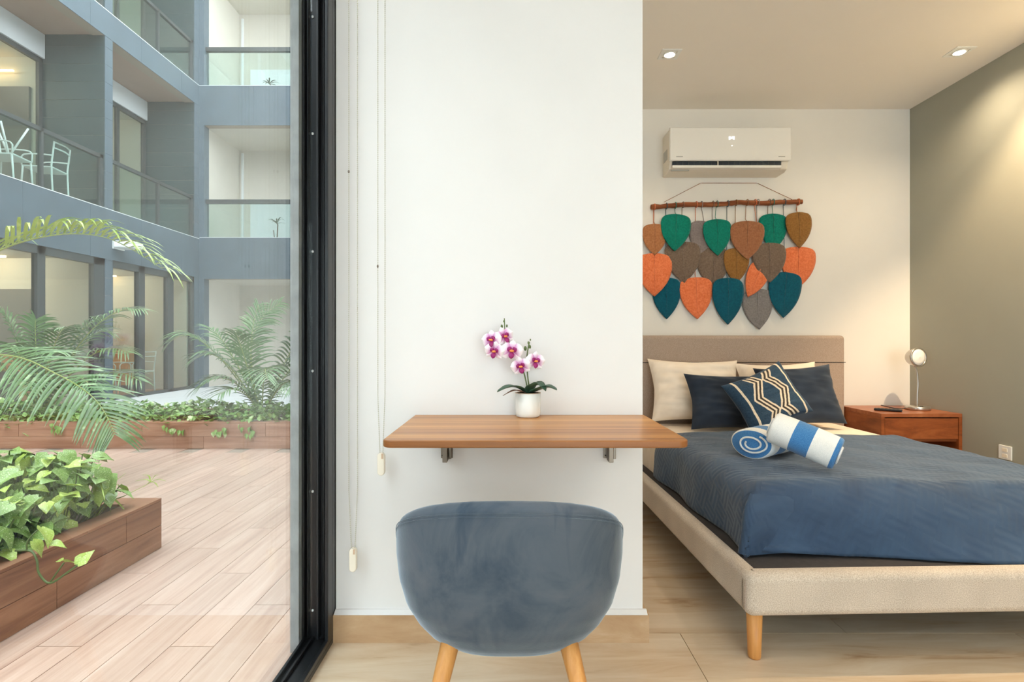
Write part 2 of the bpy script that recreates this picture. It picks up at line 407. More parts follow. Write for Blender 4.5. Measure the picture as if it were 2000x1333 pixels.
# ------------------------------------------------------------------ sliding glass door
dr = tag(bpy.data.objects.new('door_1', None), 'black framed sliding glass door onto the courtyard', None, None, 'structure'); col.objects.link(dr); M4[dr.name] = Matrix.Identity(4)
jb = MB().box(-.716, -.622, 1.915, 1.97, 0, CZ)
for (a, b, d) in ((-.716, -.708, .03), (-.704, -.699, .018), (-.668, -.660, .03), (-.652, -.647, .012), (-.634, -.622, .045)): jb.box(a, b, 1.915-d, 1.916, .03, CZ)
jb.build('jamb', m['black_metal'], dr, bev=.002)
for z in (1.05+(666-k)*1.9/F for k in (28, 258, 490, 725, 962, 1196)):
    MB().ball((-.690, 1.913, z), .0048, 8, 5).build('screw', m['white_paint'], dr, smooth=True)
tr = MB().box(-.716, -.622, RY, 1.915, 0, .018)
for (a, b, d) in ((-.716, -.706, .034), (-.692, -.684, .03), (-.636, -.622, .034)): tr.box(a, b, RY, 1.9145, .018, d)
tr.build('bottom_track', m['black_metal'], dr, bev=.002)
MB().box(-.716, -.668, .66, .720, .02, CZ-.06).build('stile', m['black_metal'], dr, bev=.003)
MB().box(-.72, -.66, RY, RY+.06, .02, CZ-.06).build('stile', m['black_metal'], dr, bev=.003)
MB().box(-.716, -.622, RY, 1.915, CZ-.06, CZ).build('head_rail', m['black_metal'], dr, bev=.003)
MB().box(-.694, -.688, .715, 1.905, .025, CZ-.05).build('glass_pane', m['glass'], dr)
MB().box(-.694, -.688, RY+.05, .665, .025, CZ-.05).build('glass_pane', m['glass'], dr)
struct('wall_exterior', MB().box(-.746, -.7175, 1.86, 1.972, -.1, CZ+.2).box(-.79, WX0-.002, 1.972, 12.3, -.1, 6.9).box(-.79, WX0, RY-.12, 1.972, CZ+.2, 6.9).box(-.79, WX0, -6, RY-.12, -.1, 6.9), m['concrete'], label='grey concrete outer wall beside the sliding door')

# ------------------------------------------------------------------ downlights (fixture + its own lamp)
def downlight(x, y, power, label, size=118, tilt=(0, 0), group=None, blend=.35, tint=(1, .80, .56)):
    t = thing('downlight', (x, y, CZ), label, 'downlight', group)
    fr = MB(); a, b = .055, .036
    for (x0, x1, y0, y1) in ((-a, a, -a, -b), (-a, a, b, a), (-a, -b, -b, b), (b, a, -b, b)): fr.box(x+x0, x+x1, y+y0, y+y1, CZ-.004, CZ-.0005)
    fr.build('trim_plate', m['white_paint'], t)
    MB().lathe([(.036, -.001), (.036, -.006), (.030, -.008), (.027, -.004)], 24, (x, y, CZ)).build('ring', m['white_paint'], t, smooth=True)
    MB().lathe([(.001, -.0045), (.026, -.0045), (.022, -.010), (.001, -.013)], 24, (x, y, CZ)).build('bulb', m['led'], t, smooth=True)
    ld = bpy.data.lights.new('downlight_lamp', 'SPOT'); ld.energy = power; ld.color = tint; ld.spot_size = R(size); ld.spot_blend = blend; ld.shadow_soft_size = .03
    lo = bpy.data.objects.new('downlight_lamp', ld); col.objects.link(lo); lo.parent = t; lo.location = (0, 0, -.03); lo.rotation_euler = (R(tilt[0]), R(tilt[1]), 0)
    return t
downlight(.888, 3.115, 20, 'square recessed downlight glowing above the air conditioner', 120, blend=.8)
downlight(2.50, 3.09, 27, 'square recessed downlight near the sage grey wall', 150, blend=.9)
downlight(2.50, 2.46, 185, 'square recessed downlight washing the sage grey wall', 122, (-5, -22), blend=.38, tint=(1, .74, .46))
for (x, y, pw_, lab) in ((.45, .75, 7, 'above the velvet chair'), (1.85, 1.30, 34, 'above the open floor at the foot of the bed'), (.45, -1.0, 9, 'near the rear wall and the sliding door'), (1.75, -1.0, 30, 'near the rear wall and the sage grey wall')):  # off-frame downlights added to fill the room with light
    downlight(x, y, pw_, 'unseen fill downlight added '+lab, 150, blend=.8, tint=(1, .86, .70))

# ------------------------------------------------------------------ desk
dz = .790; dx0, dx1, dy0, dy1 = -.342, .466, 1.442, WY-.001
def rrect(x0, x1, y0, y1, r, n=6):
    pts = []
    for (cx, cy, a0) in ((x1-r, y1-.002, None), (x0+r, y1-.002, None)): pass
    pts.append((x1, y1)); pts.append((x0, y1))
    for i in range(n+1):
        a = math.pi+math.pi/2*i/n; pts.append((x0+r+r*math.cos(a), y0+r+r*math.sin(a)))
    for i in range(n+1):
        a = 1.5*math.pi+math.pi/2*i/n; pts.append((x1-r+r*math.cos(a), y0+r+r*math.sin(a)))
    return pts
dk = thing('wall_desk', (.06, WY, dz-.02), 'wall mounted teak coloured desk shelf with rounded front corners', 'desk')
top = MB().prism(rrect(dx0, dx1, dy0, dy1, .03), dz-.020, dz)
for i, f in enumerate(top.f):
    if i > 1: top.mi[i] = 1
top.build('desktop', [m['desk'], m['desk_edge']], dk, bev=.004, seg=3)
for bx in (-.229, .343):
    plate = MB().box(bx-.021, bx+.021, WY-.005, WY-.0005, dz-.152, dz-.0205).box(bx-.021, bx+.021, WY-.22, WY-.005, dz-.024, dz-.0205).build('bracket', m['steel'], dk, bev=.001)
    MB().box(bx-.010, bx+.006, WY-.05, WY-.005, dz-.158, dz-.025).box(bx-.010, bx+.006, WY-.20, WY-.05, dz-.055, dz-.025).build('bracket_arm', m['steel'], plate, bev=.0015)
    MB().box(bx+.009, bx+.018, WY-.03, WY-.005, dz-.150, dz-.06).build('release_lever', m['steel'], plate, bev=.0015)
    for sx in (-.015, .014): MB().ball((bx+sx, WY-.006, dz-.142), .003, 8, 5).build('screw', m['black_plastic'], plate, smooth=True)

# ------------------------------------------------------------------ orchid
oc = Vector((.055, 1.897, dz))
orc = thing('orchid', oc, 'pink and white orchid in a white ceramic pot on the desk', 'plant')
pot = MB().lathe([(.036, .0005), (.0405, .004), (.043, .012), (.0435, .083), (.041, .083), (.040, .074), (.002, .072)], 40, oc).build('pot', m['pot'], orc, smooth=True)
MB().lathe([(.0438, .0815), (.0442, .0835), (.0405, .0835), (.0405, .0815)], 40, oc).build('pot_rim', m['gold'], pot, smooth=True)
MB().lathe([(.001, .072), (.0395, .072), (.038, .077), (.001, .080)], 24, oc).build('moss', m['soil'], orc)
def Po(px, py, dy=0): return P(px, py, 1.885+dy)
s1 = spline([oc+Vector((.002, 0, .07)), Po(1025, 735), Po(1014, 705), Po(1004, 685, -.01), Po(985, 672, -.01), Po(968, 668, -.012)], 26)
s1b = spline([Po(1014, 705), Po(996, 670), Po(987, 650), Po(985, 622)], 16)
s2 = spline([oc+Vector((.008, 0, .07)), Po(1031, 738), Po(1029, 712), Po(1030, 690), Po(1034, 668)], 20)
st = MB().tube(s1, .0026, 6).tube(s1b, .0020, 6).tube(s2, .0026, 6).build('stem', m['stem'], orc, smooth=True)
for (px, py, r) in ((980, 638, .005), (990, 637, .004), (984, 628, .003), (1026, 681, .0065), (1035, 678, .005), (1032, 670, .004), (1036, 664, .003)):
    MB().ball(Po(px, py), r, 8, 6, (.8, .8, 1.3)).build('bud', m['stem'], orc, smooth=True)
def mk_petal():
    M = Mat('orchid_petal'); tc = M.n('ShaderNodeTexCoord'); sp = M.n('ShaderNodeSeparateXYZ'); M.l(tc.outputs['UV'], sp.inputs[0])
    nz = M.noise(M.coords((1, 1, 1), 'Object'), 60, 3)
    ad = M.n('ShaderNodeMath', operation='MULTIPLY_ADD'); ad.inputs[1].default_value = .35; M.l(nz, ad.inputs[0]); M.l(sp.outputs[1], ad.inputs[2])
    M.color(M.ramp(ad.outputs[0], [(.2, rgb(190, 78, 160)), (.55, rgb(218, 158, 204)), (.82, rgb(246, 232, 242)), (1.0, rgb(252, 248, 250))])); M.set(Roughness=.6); return M.m
m['petal'] = mk_petal(); m['sepal'] = plain('orchid_sepal', rgb(240, 222, 236), .6); m['lip'] = plain('orchid_lip', rgb(150, 22, 104), .5); m['column'] = plain('orchid_column', rgb(236, 150, 80), .5)
def flower(c, nrm, size, roll=0):
    nrm = Vector(nrm).normalized(); up = Vector((0, 0, 1)); x = up.cross(nrm).normalized(); y = nrm.cross(x)
    T = Matrix.Translation(c) @ Matrix(((x.x, y.x, nrm.x, 0), (x.y, y.y, nrm.y, 0), (x.z, y.z, nrm.z, 0), (0, 0, 0, 1))) @ Matrix.Rotation(R(roll), 4, 'Z')
    fo = MB()
    def petal(ang, ln, wd, lift, mb):
        ca, sa = math.cos(R(ang)), math.sin(R(ang))
        def fn(u, v):
            h = math.sin(math.pi*min(1, v*.93+.07))**.6*wd*(.35+.65*min(1, v*2.2))
            r = v*ln; s = (u-.5)*h
            zz = lift*math.sin(v*2.2)*ln+.10*wd*math.cos((u-.5)*5)
            return T @ (Vector((ca*r-sa*s, sa*r+ca*s, zz))*size)
        mb.grid(fn, 6, 7)
    pt = MB()
    for a in (12, 168): petal(a, .52, .62, .16, pt)
    root = pt.build('flower', m['petal'], orc, smooth=True)
    sp = MB()
    for a in (90, 218, 322): petal(a, .50, .34, .02, sp)
    sp.build('sepal', m['petal'], root, smooth=True)
    lp = MB()
    for a in (150, 30): petal(a, .24, .24, .5, lp)
    petal(270, .36, .26, .45, lp)
    for i in range(0): pass
    lp.v = [v+nrm*size*.06 for v in lp.v]
    lp.build('lip', m['lip'], root, smooth=True)
    MB().ball(c+nrm*size*.15, size*.075, 8, 6, (1.5, 1, .8)).build('column', m['column'], root, smooth=True)
for (px, py, dy, n_, s_, r_) in ((961, 665, -.02, (-.35, -1, .1), 0.071, 8), (966, 686, -.03, (-.2, -1, -.15), 0.068, -10), (985, 658, -.015, (.45, -1, .1), 0.068, 20),
                                 (1000, 686, -.03, (-.05, -1, .05), 0.076, -6), (1017, 716, -.03, (.0, -1, -.1), 0.068, 14), (1045, 706, -.02, (.3, -1, .0), 0.068, -8)):
    flower(Po(px, py, dy), n_, s_, r_)
def strap(pts, wds, thick, name, mat, parent, fold=.3):
    pts = spline(pts, 14); mb = MB(); n = len(pts)-1
    def fn(u, v):
        i = int(round(v*n)); p = pts[i]; t = (pts[min(i+1, n)]-pts[max(i-1, 0)]).normalized()
        sd = t.cross(Vector((0, 0, 1)))
        sd = sd.normalized() if sd.length > 1e-4 else Vector((1, 0, 0))
        nn = sd.cross(t); wv = smooth_tab(wds, v); s = (u-.5)*2
        return p+sd*s*wv+nn*abs(s)*wv*fold
    mb.grid(fn, 4, n)
    o = mb.build(name, mat, parent, smooth=True)
    so = o.modifiers.new('thickness', 'SOLIDIFY'); so.thickness = thick
    return o
LW = [(0, .008), (.25, .020), (.6, .023), (.9, .012), (1, .001)]
b0 = oc+Vector((0, 0, .078))
strap([b0, Po(1008, 757, -.02), Po(990, 758, -.035), Po(971, 766, -.05)], LW, .0015, 'leaf', m['orchid_leaf'], orc)
strap([b0, Po(1010, 763, -.03), Po(996, 766, -.05), Po(982, 773, -.06)], [(0, .004), (.4, .008), (1, .001)], .0015, 'leaf', m['bark_root'], orc)
strap([b0, Po(1040, 758, -.02), Po(1052, 752, -.03), Po(1066, 764, -.05)], LW, .0015, 'leaf', m['orchid_leaf'], orc, .5)
strap([b0, Po(1050, 763, -.01), Po(1070, 757, -.025), Po(1088, 762, -.04)], LW, .0015, 'leaf', m['orchid_leaf'], orc, .4)

# ------------------------------------------------------------------ blind chains
def chain(x0, x1, ztop, zw0, zw1, zc, label):
    Y = 1.915
    t = thing('blind_chain', ((x0+x1)/2, Y, zw1), label, 'blind chain', 'roller blind chains')
    xc = (x0+x1)/2
    for k, x in enumerate((x0, x1)):
        mb = MB(); z = ztop
        while z > zw0-.03:
            f = min(1, max(0, (zw0+.20-z)/.22)); xx = x+(xc+(x-xc)*.35-x)*f
            mb.ball((xx, Y, z), .0025, 5, 3); z -= .0068
        mb.tube([(x, Y, ztop), (x, Y, zw0+.2), (xc+(x-xc)*.35, Y, zw0-.02)], .0007, 4)
        o = mb.build('bead_strand', m['bead'], t); o['kind'] = 'stuff'
        if k == 0: MB().ball((x, Y-.001, zc), .0036, 8, 5, (1, 1, 1.6)).build('connector', m['steel'], t, smooth=True)
    wpl = MB(); r = .0125; n = 10; pts = []
    for i in range(n+1): pts.append((xc+r*math.cos(math.pi*i/n), zw0-r+r*math.sin(math.pi*i/n)))
    for i in range(n+1): pts.append((xc-r*math.cos(math.pi*i/n), zw1+r-r*math.sin(math.pi*i/n)))
    b = len(wpl.v); N_ = len(pts)
    for y in (Y-.010, Y+.010):
        for (a, c) in pts: wpl.vert((a, y, c))
    wpl.face([b+i for i in range(N_)]); wpl.face([b+N_+i for i in range(N_)][::-1])
    for i in range(N_): wpl.face((b+i, b+N_+i, b+N_+(i+1) % N_, b+(i+1) % N_))
    wt = wpl.build('chain_weight', m['plastic'], t, bev=.003)
    MB().box(xc+.002, xc+.009, Y-.0112, Y-.0095, zw0-.020, zw0-.002).build('clip', m['gold'], wt, bev=.001)
    MB().box(xc-.03, xc+.03, Y-.02, Y+.03, ztop-.01, CZ).build('roller_clutch', m['plastic'], t, bev=.004)
chain(-.565, -.535, 2.58, .334, .252, 1.05+331/564, 'bead chain of the roller blind next to the black door jamb')
chain(-.465, -.440, 2.58, .664, .585, 1.05+146/564, 'shorter bead chain of the roller blind beside the desk')

# ------------------------------------------------------------------ velvet chair
cy = 1.405; cc = Vector((-.006, cy, 0))
ch = thing('velvet_chair', cc, 'blue grey velvet tub chair with tapered wooden legs at the desk', 'chair')
prof = [(.290, .02), (.293, .11), (.312, .165), (.340, .203), (.375, .232), (.42, .257), (.48, .273), (.54, .279), (.64, .280), (.72, .278)]
def rim(th):
    a = abs(math.degrees(th)); return lerp_tab([(0, .707), (10, .7065), (20, .704), (30, .697), (40, .686), (50, .670), (60, .650), (68, .629), (75, .605), (82, .575), (90, .546), (100, .52), (115, .49), (150, .45), (180, .44)], a)
def hx(th, r, z, off=0):
    n = 2.5; s, c = math.sin(th), math.cos(th)
    k = (abs(s)**n+abs(c)**n)**(-1/n)
    x = (r+off)*s*k; y = -(r+off)*c*k*(.80 if c > 0 else .95)
    y -= max(0, c)*(.10*(z-.5))*1.0                     # the back leans outwards
    return cc+Vector((x, y, z))
def shell(u, v):
    th = (u-.5)*2*math.pi; zt = rim(th)
    if v < .72:
        z = .290+(zt-.03-.290)*(v/.72)**1.15; return hx(th, lerp_tab(prof, z), z)
    if v < .88:
        a = (v-.72)/.16*math.pi; z = zt-.03+.03*math.sin(a); r = lerp_tab(prof, zt-.03); return hx(th, r, z, -.028*(1-math.cos(a)))
    w_ = (v-.88)/.12; z = (zt-.03)+(.40-(zt-.03))*w_; return hx(th, lerp_tab(prof, z), z, -.056)
body = MB().grid(shell, 96, 50, closeu=True); b_ = len(body.v)
body.face(list(range(96))[::-1])
body.build('tub_shell', m['velvet'], ch, smooth=True)
sc_ = MB(); sc_.grid(lambda u, v: hx((u-.5)*2*math.pi, .205, .45+.012*math.sin(min(1, v*1.2)*math.pi/2)*1.0 if v > .3 else .40+.05*v/.3, -.205*max(0, (v-.3)/.7)), 64, 12, closeu=True)
sc_.build('seat_cushion', m['velvet'], ch, smooth=True)
for dzz in (.020, .027):
    MB().tube([hx((i/96-.5)*2*math.pi*.62, lerp_tab(prof, rim((i/96-.5)*2*math.pi*.62)-dzz), rim((i/96-.5)*2*math.pi*.62)-dzz, .0002) for i in range(97)], .0010, 6).build('seam', m['velvet'], ch, smooth=True)
for (sx, sy) in ((-1, -1), (1, -1), (-1, 1), (1, 1)):
    a = cc+Vector((sx*.138, sy*.105, .345)); b = cc+Vector((sx*.222, sy*.185, 0))
    a = a+(a-b)*.10
    MB().tube([a, a.lerp(b, .5), b], [.0235, .018, .0125], 20).build('leg', m['leg_wood'], ch, smooth=True)

# ------------------------------------------------------------------ bed
BR = R(1.9); bl = Vector((.763, 1.79, 0))
bed = thing('bed', bl, 'upholstered double bed with taupe headboard and oatmeal side rails', 'bed', rz=BR)
TB = M4[bed.name]
MB().box(0, 1.54, 0, .075, .148, .292).build('front_rail', m['oat'], bed, bev=.030, seg=5, world=False)
MB().box(0, .062, .004, 1.93, .150, .292).build('side_rail', m['oat'], bed, bev=.028, seg=5, world=False)
MB().box(1.478, 1.54, .004, 1.93, .150, .292).build('side_rail', m['oat'], bed, bev=.028, seg=5, world=False)
MB().tube([(-.001, .016, .165), (-.0012, .016, .27)], .0012, 5).build('rail_seam', m['taupe'], bed, world=False)
MB().box(.05, 1.49, .06, 1.93, .18, .277).build('platform', m['platform'], bed, world=False, bev=.004)
MB().box(-.012, 1.572, 1.92, 2.0, .148, 1.088).build('headboard', m['taupe'], bed, bev=.026, seg=4, world=False)
MB().tube([(-.010, 1.9195, .905), (1.57, 1.9195, .905)], .0022, 6).build('headboard_seam', m['dark_weave'], bed, world=False)
for (x, y) in ((.042, .042), (1.498, .042), (.042, 1.88), (1.498, 1.88)):
    MB().lathe([(.015, 0), (.0195, .002), (.021, .01), (.0255, .15)], 20, (x, y, 0)).build('leg', m['leg_wood'], bed, smooth=True, world=False)
MT = .505
def softbox(x0, x1, y0, y1, z0, z1, r, nx=40, ny=50, wob=0.0):
    mb = MB()
    def prof1(t, L):                                    # t 0..1 -> (coord, drop) across a rounded section
        hgt = z1-z0; segs = [hgt-r, math.pi/2*r, L-2*r, math.pi/2*r, hgt-r]; tot = sum(segs); s = t*tot
        if s < segs[0]: return 0, hgt-s
        s -= segs[0]
        if s < segs[1]: a = s/r; return r-r*math.cos(a), r-r*math.sin(a)
        s -= segs[1]
        if s < segs[2]: return r+s, 0
        s -= segs[2]
        if s < segs[3]: a = s/r; return L-r+r*math.sin(a), r-r*math.cos(a)
        return L, r+s-segs[3]
    def fn(u, v):
        a, d1 = prof1(u, x1-x0); b, d2 = prof1(v, y1-y0)
        d = min(z1-z0, (d1**4+d2**4)**.25)
        p = Vector((x0+a, y0+b, z1-d))
        if wob:
            q = noise.noise(p*6)*wob; p.z += q if d < .02 else 0; p.x += q*.6; p.y += q*.3
        return p
    return mb.grid(fn, nx, ny)
mo = softbox(.112, 1.475, .235, 1.905, .2775, MT, .06, 60, 60).build('mattress', m['sheet'], None, smooth=True)
mo.matrix_world = TB; tag(mo, 'cream sheeted mattress lying on the bed platform', 'mattress')
# quilt: drapes over the front and both sides of the mattress
q = MB(); QX0, QX1, QY0, QY1 = .100, 1.545, .205, 1.335; QZ0, QZ1 = .284, .522
def qsec(t, L, two=True, r=.085):
    hgt = QZ1-QZ0; segs = [hgt-r, math.pi/2*r, L-(2*r if two else r)]+([math.pi/2*r, hgt-r] if two else []); tot = sum(segs); s = t*tot
    if s < segs[0]: return 0, hgt-s
    s -= segs[0]
    if s < segs[1]: a = s/r; return r-r*math.cos(a), r-r*math.sin(a)
    s -= segs[1]
    if s < segs[2] or not two: return r+min(s, segs[2]), 0
    s -= segs[2]
    if s < segs[3]: a = s/r; return L-r+r*math.sin(a), r-r*math.cos(a)
    return L, r+s-segs[3]
def qfn(u, v):
    a, d1 = qsec(u, QX1-QX0); b, d2 = qsec(v, QY1-QY0, False)
    hgt = QZ1-QZ0; d = min(hgt, (d1**4+d2**4)**.25)
    x = QX0+a; y = QY0+b; z = QZ1-d
    k = d/hgt
    fx = min(1, max(0, (x-.15)/.9))
    side = d2 > d1 and u < .995
    if d2 > .01: y -= (.01+.125*fx*k**1.3)*min(1, d2/.1)+.012*math.sin(x*9)*k*k*min(1, d2/.1)
    if d1 > .01 and x < .7: x -= (.008+.012*math.sin(y*11))*k*min(1, d1/.1)
    if d1 > .01 and x > .7: x += .055*k*min(1, d1/.1)
    p = Vector((x, y, z)); nv = noise.noise(Vector((x*4, y*4, z*4)))*.010+noise.noise(Vector((x*11, y*11, z*11)))*.004
    p.z += nv*(1-k)+.010*math.sin(x*3.2)*(1-k)
    if d2 > .02: p.y += nv*1.2
    elif d1 > .02: p.x += nv*.8
    if k > .9: p.z = max(QZ0, p.z+.012*max(0, math.sin(x*5+1))*(d2 > d1))
    return p
q.grid(qfn, 150, 130)
q.uv = [(u*2.0, v*1.6) for (u, v) in q.uv]
qo = q.build('quilt', m['quilt'], None, smooth=True); qo.matrix_world = TB
so = qo.modifiers.new('thickness', 'SOLIDIFY'); so.thickness = .012; so.offset = -1
tag(qo, 'navy blue quilted bedspread draped over the mattress', 'bedspread')
M4[qo.name] = TB.copy()
# corner pleat of the quilt: the front flap folded round the corner
pl = MB(); sec = [(.26, -.012), (.20, -.018), (.14, -.027), (.105, -.034), (.080, -.033), (.064, -.020), (.062, -.002), (.075, .010), (.095, .014)]
secp = spline([(x, y, 0) for (x, y) in sec], 24)
def plfn(u, v):
    z = .288+(.493-.288)*v; d = max(0, z-.437); off = .085-math.sqrt(max(0, .085**2-d*d))
    p = secp[int(round(u*24))]; k = 1-.75*max(0, (v-.55)/.45)**1.5; wv_ = .010*math.sin(v*3.4-.4)
    x = .105+(p.x-.105)*(k if p.x < .105 else 1)+wv_*(p.x < .15); y = p.y*k
    return Vector((x+off*.9, QY0+y+off, z))
pl.grid(plfn, 24, 20); pl.uv = [(u*.3, v*.25) for (u, v) in pl.uv]
po = pl.build('corner_pleat', m['quilt'], qo, smooth=True, world=False)

# ------------------------------------------------------------------ pillows
def pillow(name, c, ax, ay, wd, ht, th, mats, label, cat, group=None, nx=40, mfn=None, pinch=.10, crease=.006, seed=0, back=0):
    ax = Vector(ax).normalized(); ay = Vector(ay).normalized(); az = ax.cross(ay).normalized()
    if not back: ay = az.cross(ax).normalized()
    if az.y > 0: az = -az
    c = Vector(c); mb = MB()
    def surf(sgn):
        def fn(u, v):
            a, b = u*2-1, v*2-1
            e = max(0, 1-a**4)*max(0, 1-b**4)
            x = a*wd/2*(1-pinch*(1-b*b)*0.6*abs(a)); y = b*ht/2*(1-pinch*(1-a*a)*abs(b))
            x *= 1-.05*(1-abs(b))*(abs(a) > .0); 
            z = sgn*th/2*e**.55
            z += sgn*noise.noise(Vector((a*2.2+seed, b*4.0, seed)))*crease*2*e**.3+sgn*noise.noise(Vector((a*3+b*5+seed, b*8, 3)))*crease*e**.3
            return c+ax*x+ay*y+az*z
        return fn
    mb.grid(surf(1), nx, nx, mfn=mfn); mb.grid(surf(-1), max(16, nx//4), max(16, nx//4), mfn=None, flip=True)
    o = mb.build(name, mats, None, smooth=True)
    return tag(o, label, cat, group)
pillow('pillow', P(1358, 763, 3.60), (1, .02, -.02), (0, .34, 1), .60, .42, .15, m['sheet'], 'plump cream pillow leaning on the headboard by the partition wall', 'pillow', seed=1)
pillow('pillow', P(1524, 766, 3.60), (1, .03, .02), (0, .34, 1), .54, .40, .15, m['sheet'], 'cream pillow mostly hidden behind the navy pillows, near the nightstand', 'pillow', seed=2)
pillow('pillow', P(1430, 785, 3.40), (1, .04, -.02), (-.16, .45, 1), .56, .36, .13, m['navy_cotton'], 'navy pillow propped against the plump cream pillow', 'pillow', seed=3)
pillow('pillow', P(1561, 773, 3.44), (1, .05, .05), (-.16, .42, 1), .50, .39, .13, m['navy_cotton'], 'navy pillow behind the patterned cushion, near the nightstand', 'pillow', seed=4)
def zig(v):
    t = (v*1.75+.1) % 1.0; return 2*abs(t-.5)
def pat(u, v):
    d = abs(u-.5)
    if abs(d-.385) < .018: return 1
    zc = .012+zig(v)*.150
    if v > .955 or v < .04: return 0
    e = d-zc
    if -.016 < e < .146:
        for k in range(3):
            if abs(e-k*.065) < .0155: return 1
        return 2
    return 0
cL, cT, cR = P(1408, 757, 3.2), P(1521, 708, 3.30), P(1589, 806, 3.16)
pillow('throw_cushion', (cL+cR)/2+Vector((0, 0, .008)), cT-cL, cT-cR, (cT-cL).length, (cT-cR).length, .13, [m['teal_navy'], m['cream_yarn'], m['dark_weave']], 'tilted blue cushion with a cream zigzag pattern', 'cushion', nx=150, mfn=pat, crease=.003, seed=5, back=1)

# ------------------------------------------------------------------ rolled towels
def towel(name, a, b, rx, rz, stripes, label, capmat):
    a = Vector(a); b = Vector(b); ax = (b-a).normalized(); sx = ax.cross(Vector((0, 0, 1))).normalized(); up = sx.cross(ax); L = (b-a).length
    root = thing(name, (a+b)/2-Vector((0, 0, rz)), label, 'towel')
    mb = MB(); n = 48
    def fn(u, v):
        an = 2*math.pi*u; wob = 1+.02*math.sin(3*an+v*5)
        e = min(v, 1-v)*L; k = 1-.10*max(0, 1-e/.012)**2
        return a+ax*(v*L)+sx*rx*math.cos(an)*wob*k+up*rz*math.sin(an)*wob*k
    def mf(u, v):
        for (s0, s1, mi) in stripes:
            if s0 <= v < s1: return mi
        return 0
    mb.grid(fn, n, 60, closeu=True, mfn=mf)
    mb.face([i for i in range(n)][::-1], capmat); mb.face([60*n+i for i in range(n)], capmat)
    o = mb.build('roll', [m['towel_white'], m['towel_blue']], root, smooth=True)
    for (c, sgn) in ((a, -1), (b, 1)):
        sp = []
        for i in range(110):
            t = i/109; an = t*2*math.pi*1.75+2.6; r = .26+.44*t
            fl = 1+.10*math.sin(an*1.0+1)
            sp.append(c+ax*sgn*.0035+sx*rx*r*math.cos(an)*fl+up*rz*(r*.92)*math.sin(an))
        MB().tube(sp, .0042, 8).build('spiral_hem', m['towel_white'], root, smooth=True)
    return root
zt = QZ1+.012
towel('rolled_towel', (1.045, 2.415, zt+.066), (1.30, 2.63, zt+.064), .098, .066, [(0, .16, 0), (.16, .40, 1), (.40, .6, 0), (.6, .8, 1)], 'rolled blue and white towel lying with its spiral end showing', 1)
towel('rolled_towel', (1.090, 2.315, zt+.158), (1.285, 2.175, zt+.070), .068, .066, [(0, .34, 0), (.34, .62, 1), (.62, .93, 0), (.93, 1.01, 1)], 'rolled blue and white striped towel resting on top of the other towel', 1)

# ------------------------------------------------------------------ nightstand, lamp, remote, socket
nz = .602; nx0, nx1, ny0, ny1 = 2.275, RX-.002, 3.406, BY-.016
ns = thing('nightstand', ((nx0+nx1)/2, (ny0+ny1)/2, 0), 'reddish walnut nightstand with one drawer beside the bed', 'nightstand')
MB().box(nx0, nx1, ny0, ny1, nz-.022, nz).build('top', m['walnut_top'], ns, bev=.001)
MB().box(nx0, nx0+.02, ny0, ny1, .12, nz-.022).build('side_panel', m['walnut'], ns)
MB().box(nx1-.02, nx1, ny0, ny1, .12, nz-.022).build('side_panel', m['walnut'], ns)
MB().box(nx0+.02, nx1-.02, ny1-.02, ny1, .12, nz-.022).build('back_panel', m['walnut'], ns)
MB().box(nx0+.02, nx1-.02, ny0, ny1-.02, .12, .14).build('shelf', m['walnut'], ns)
MB().box(nx0+.02, nx1-.02, ny0+.02, ny1-.02, nz-.175, nz-.160).build('shelf', m['walnut'], ns)
MB().box(nx0+.023, nx1-.023, ny0+.002, ny0+.022, nz-.157, nz-.029).build('drawer_front', m['walnut'], ns, bev=.001)
for (x, y) in ((nx0+.035, ny0+.04), (nx1-.035, ny0+.04), (nx0+.035, ny1-.04), (nx1-.035, ny1-.04)):
    MB().tube([(x, y, .12), (x, y, 0)], [.018, .012], 12).build('leg', m['walnut'], ns, smooth=True)
lx, ly = 2.64, 3.60
lp = thing('bedside_lamp', (lx, ly, nz), 'silver gooseneck bedside lamp with a round white head on the nightstand', 'lamp')
MB().lathe([(.068, .0005), (.072, .004), (.070, .022), (.066, .025), (.004, .028)], 40, (lx, ly, nz)).build('base', m['silver'], lp, smooth=True)
MB().tube(spline([(lx-.004, ly, nz+.025), (lx-.002, ly, nz+.10), (lx+.002, ly, nz+.17), (lx-.004, ly, nz+.245), (lx-.018, ly, nz+.285)], 24), .006, 10).build('stem', m['silver'], lp, smooth=True)
hc = Vector((lx-.008, ly-.005, nz+.342)); hd = Vector((.22, -1, .06)).normalized()
def disc_frame(d):
    x = d.cross(Vector((0, 0, 1))).normalized(); return x, x.cross(d)
hxv, hyv = disc_frame(hd)
def headfn(prof_):
    mb = MB(); k = len(prof_)-1
    mb.grid(lambda u, v: hc+hd*prof_[int(round(v*k))][1]+(hxv*math.cos(2*math.pi*u)+hyv*math.sin(2*math.pi*u))*prof_[int(round(v*k))][0], 36, k, closeu=True)
    mb.face(list(range(36))); mb.face([k*36+i for i in range(36)][::-1]); return mb
hp = headfn([(.020, -.055), (.040, -.050), (.050, -.035), (.060, .0), (.064, .012), (.062, .016), (.052, .014)]).build('lamp_head', m['silver'], lp, smooth=True)
headfn([(.052, .012), (.051, .016), (.03, .019), (.001, .020)]).build('diffuser', m['lamp_white'], hp, smooth=True)
MB().tube([hc-hd*.03+Vector((0, 0, -.03)), (lx-.018, ly, nz+.283)], .008, 10).build('neck_joint', m['silver'], lp, smooth=True)
MB().box(lx-.028, lx-.004, ly-.055, ly-.045, nz+.0255, nz+.029).build('switch', m['black_plastic'], lp)
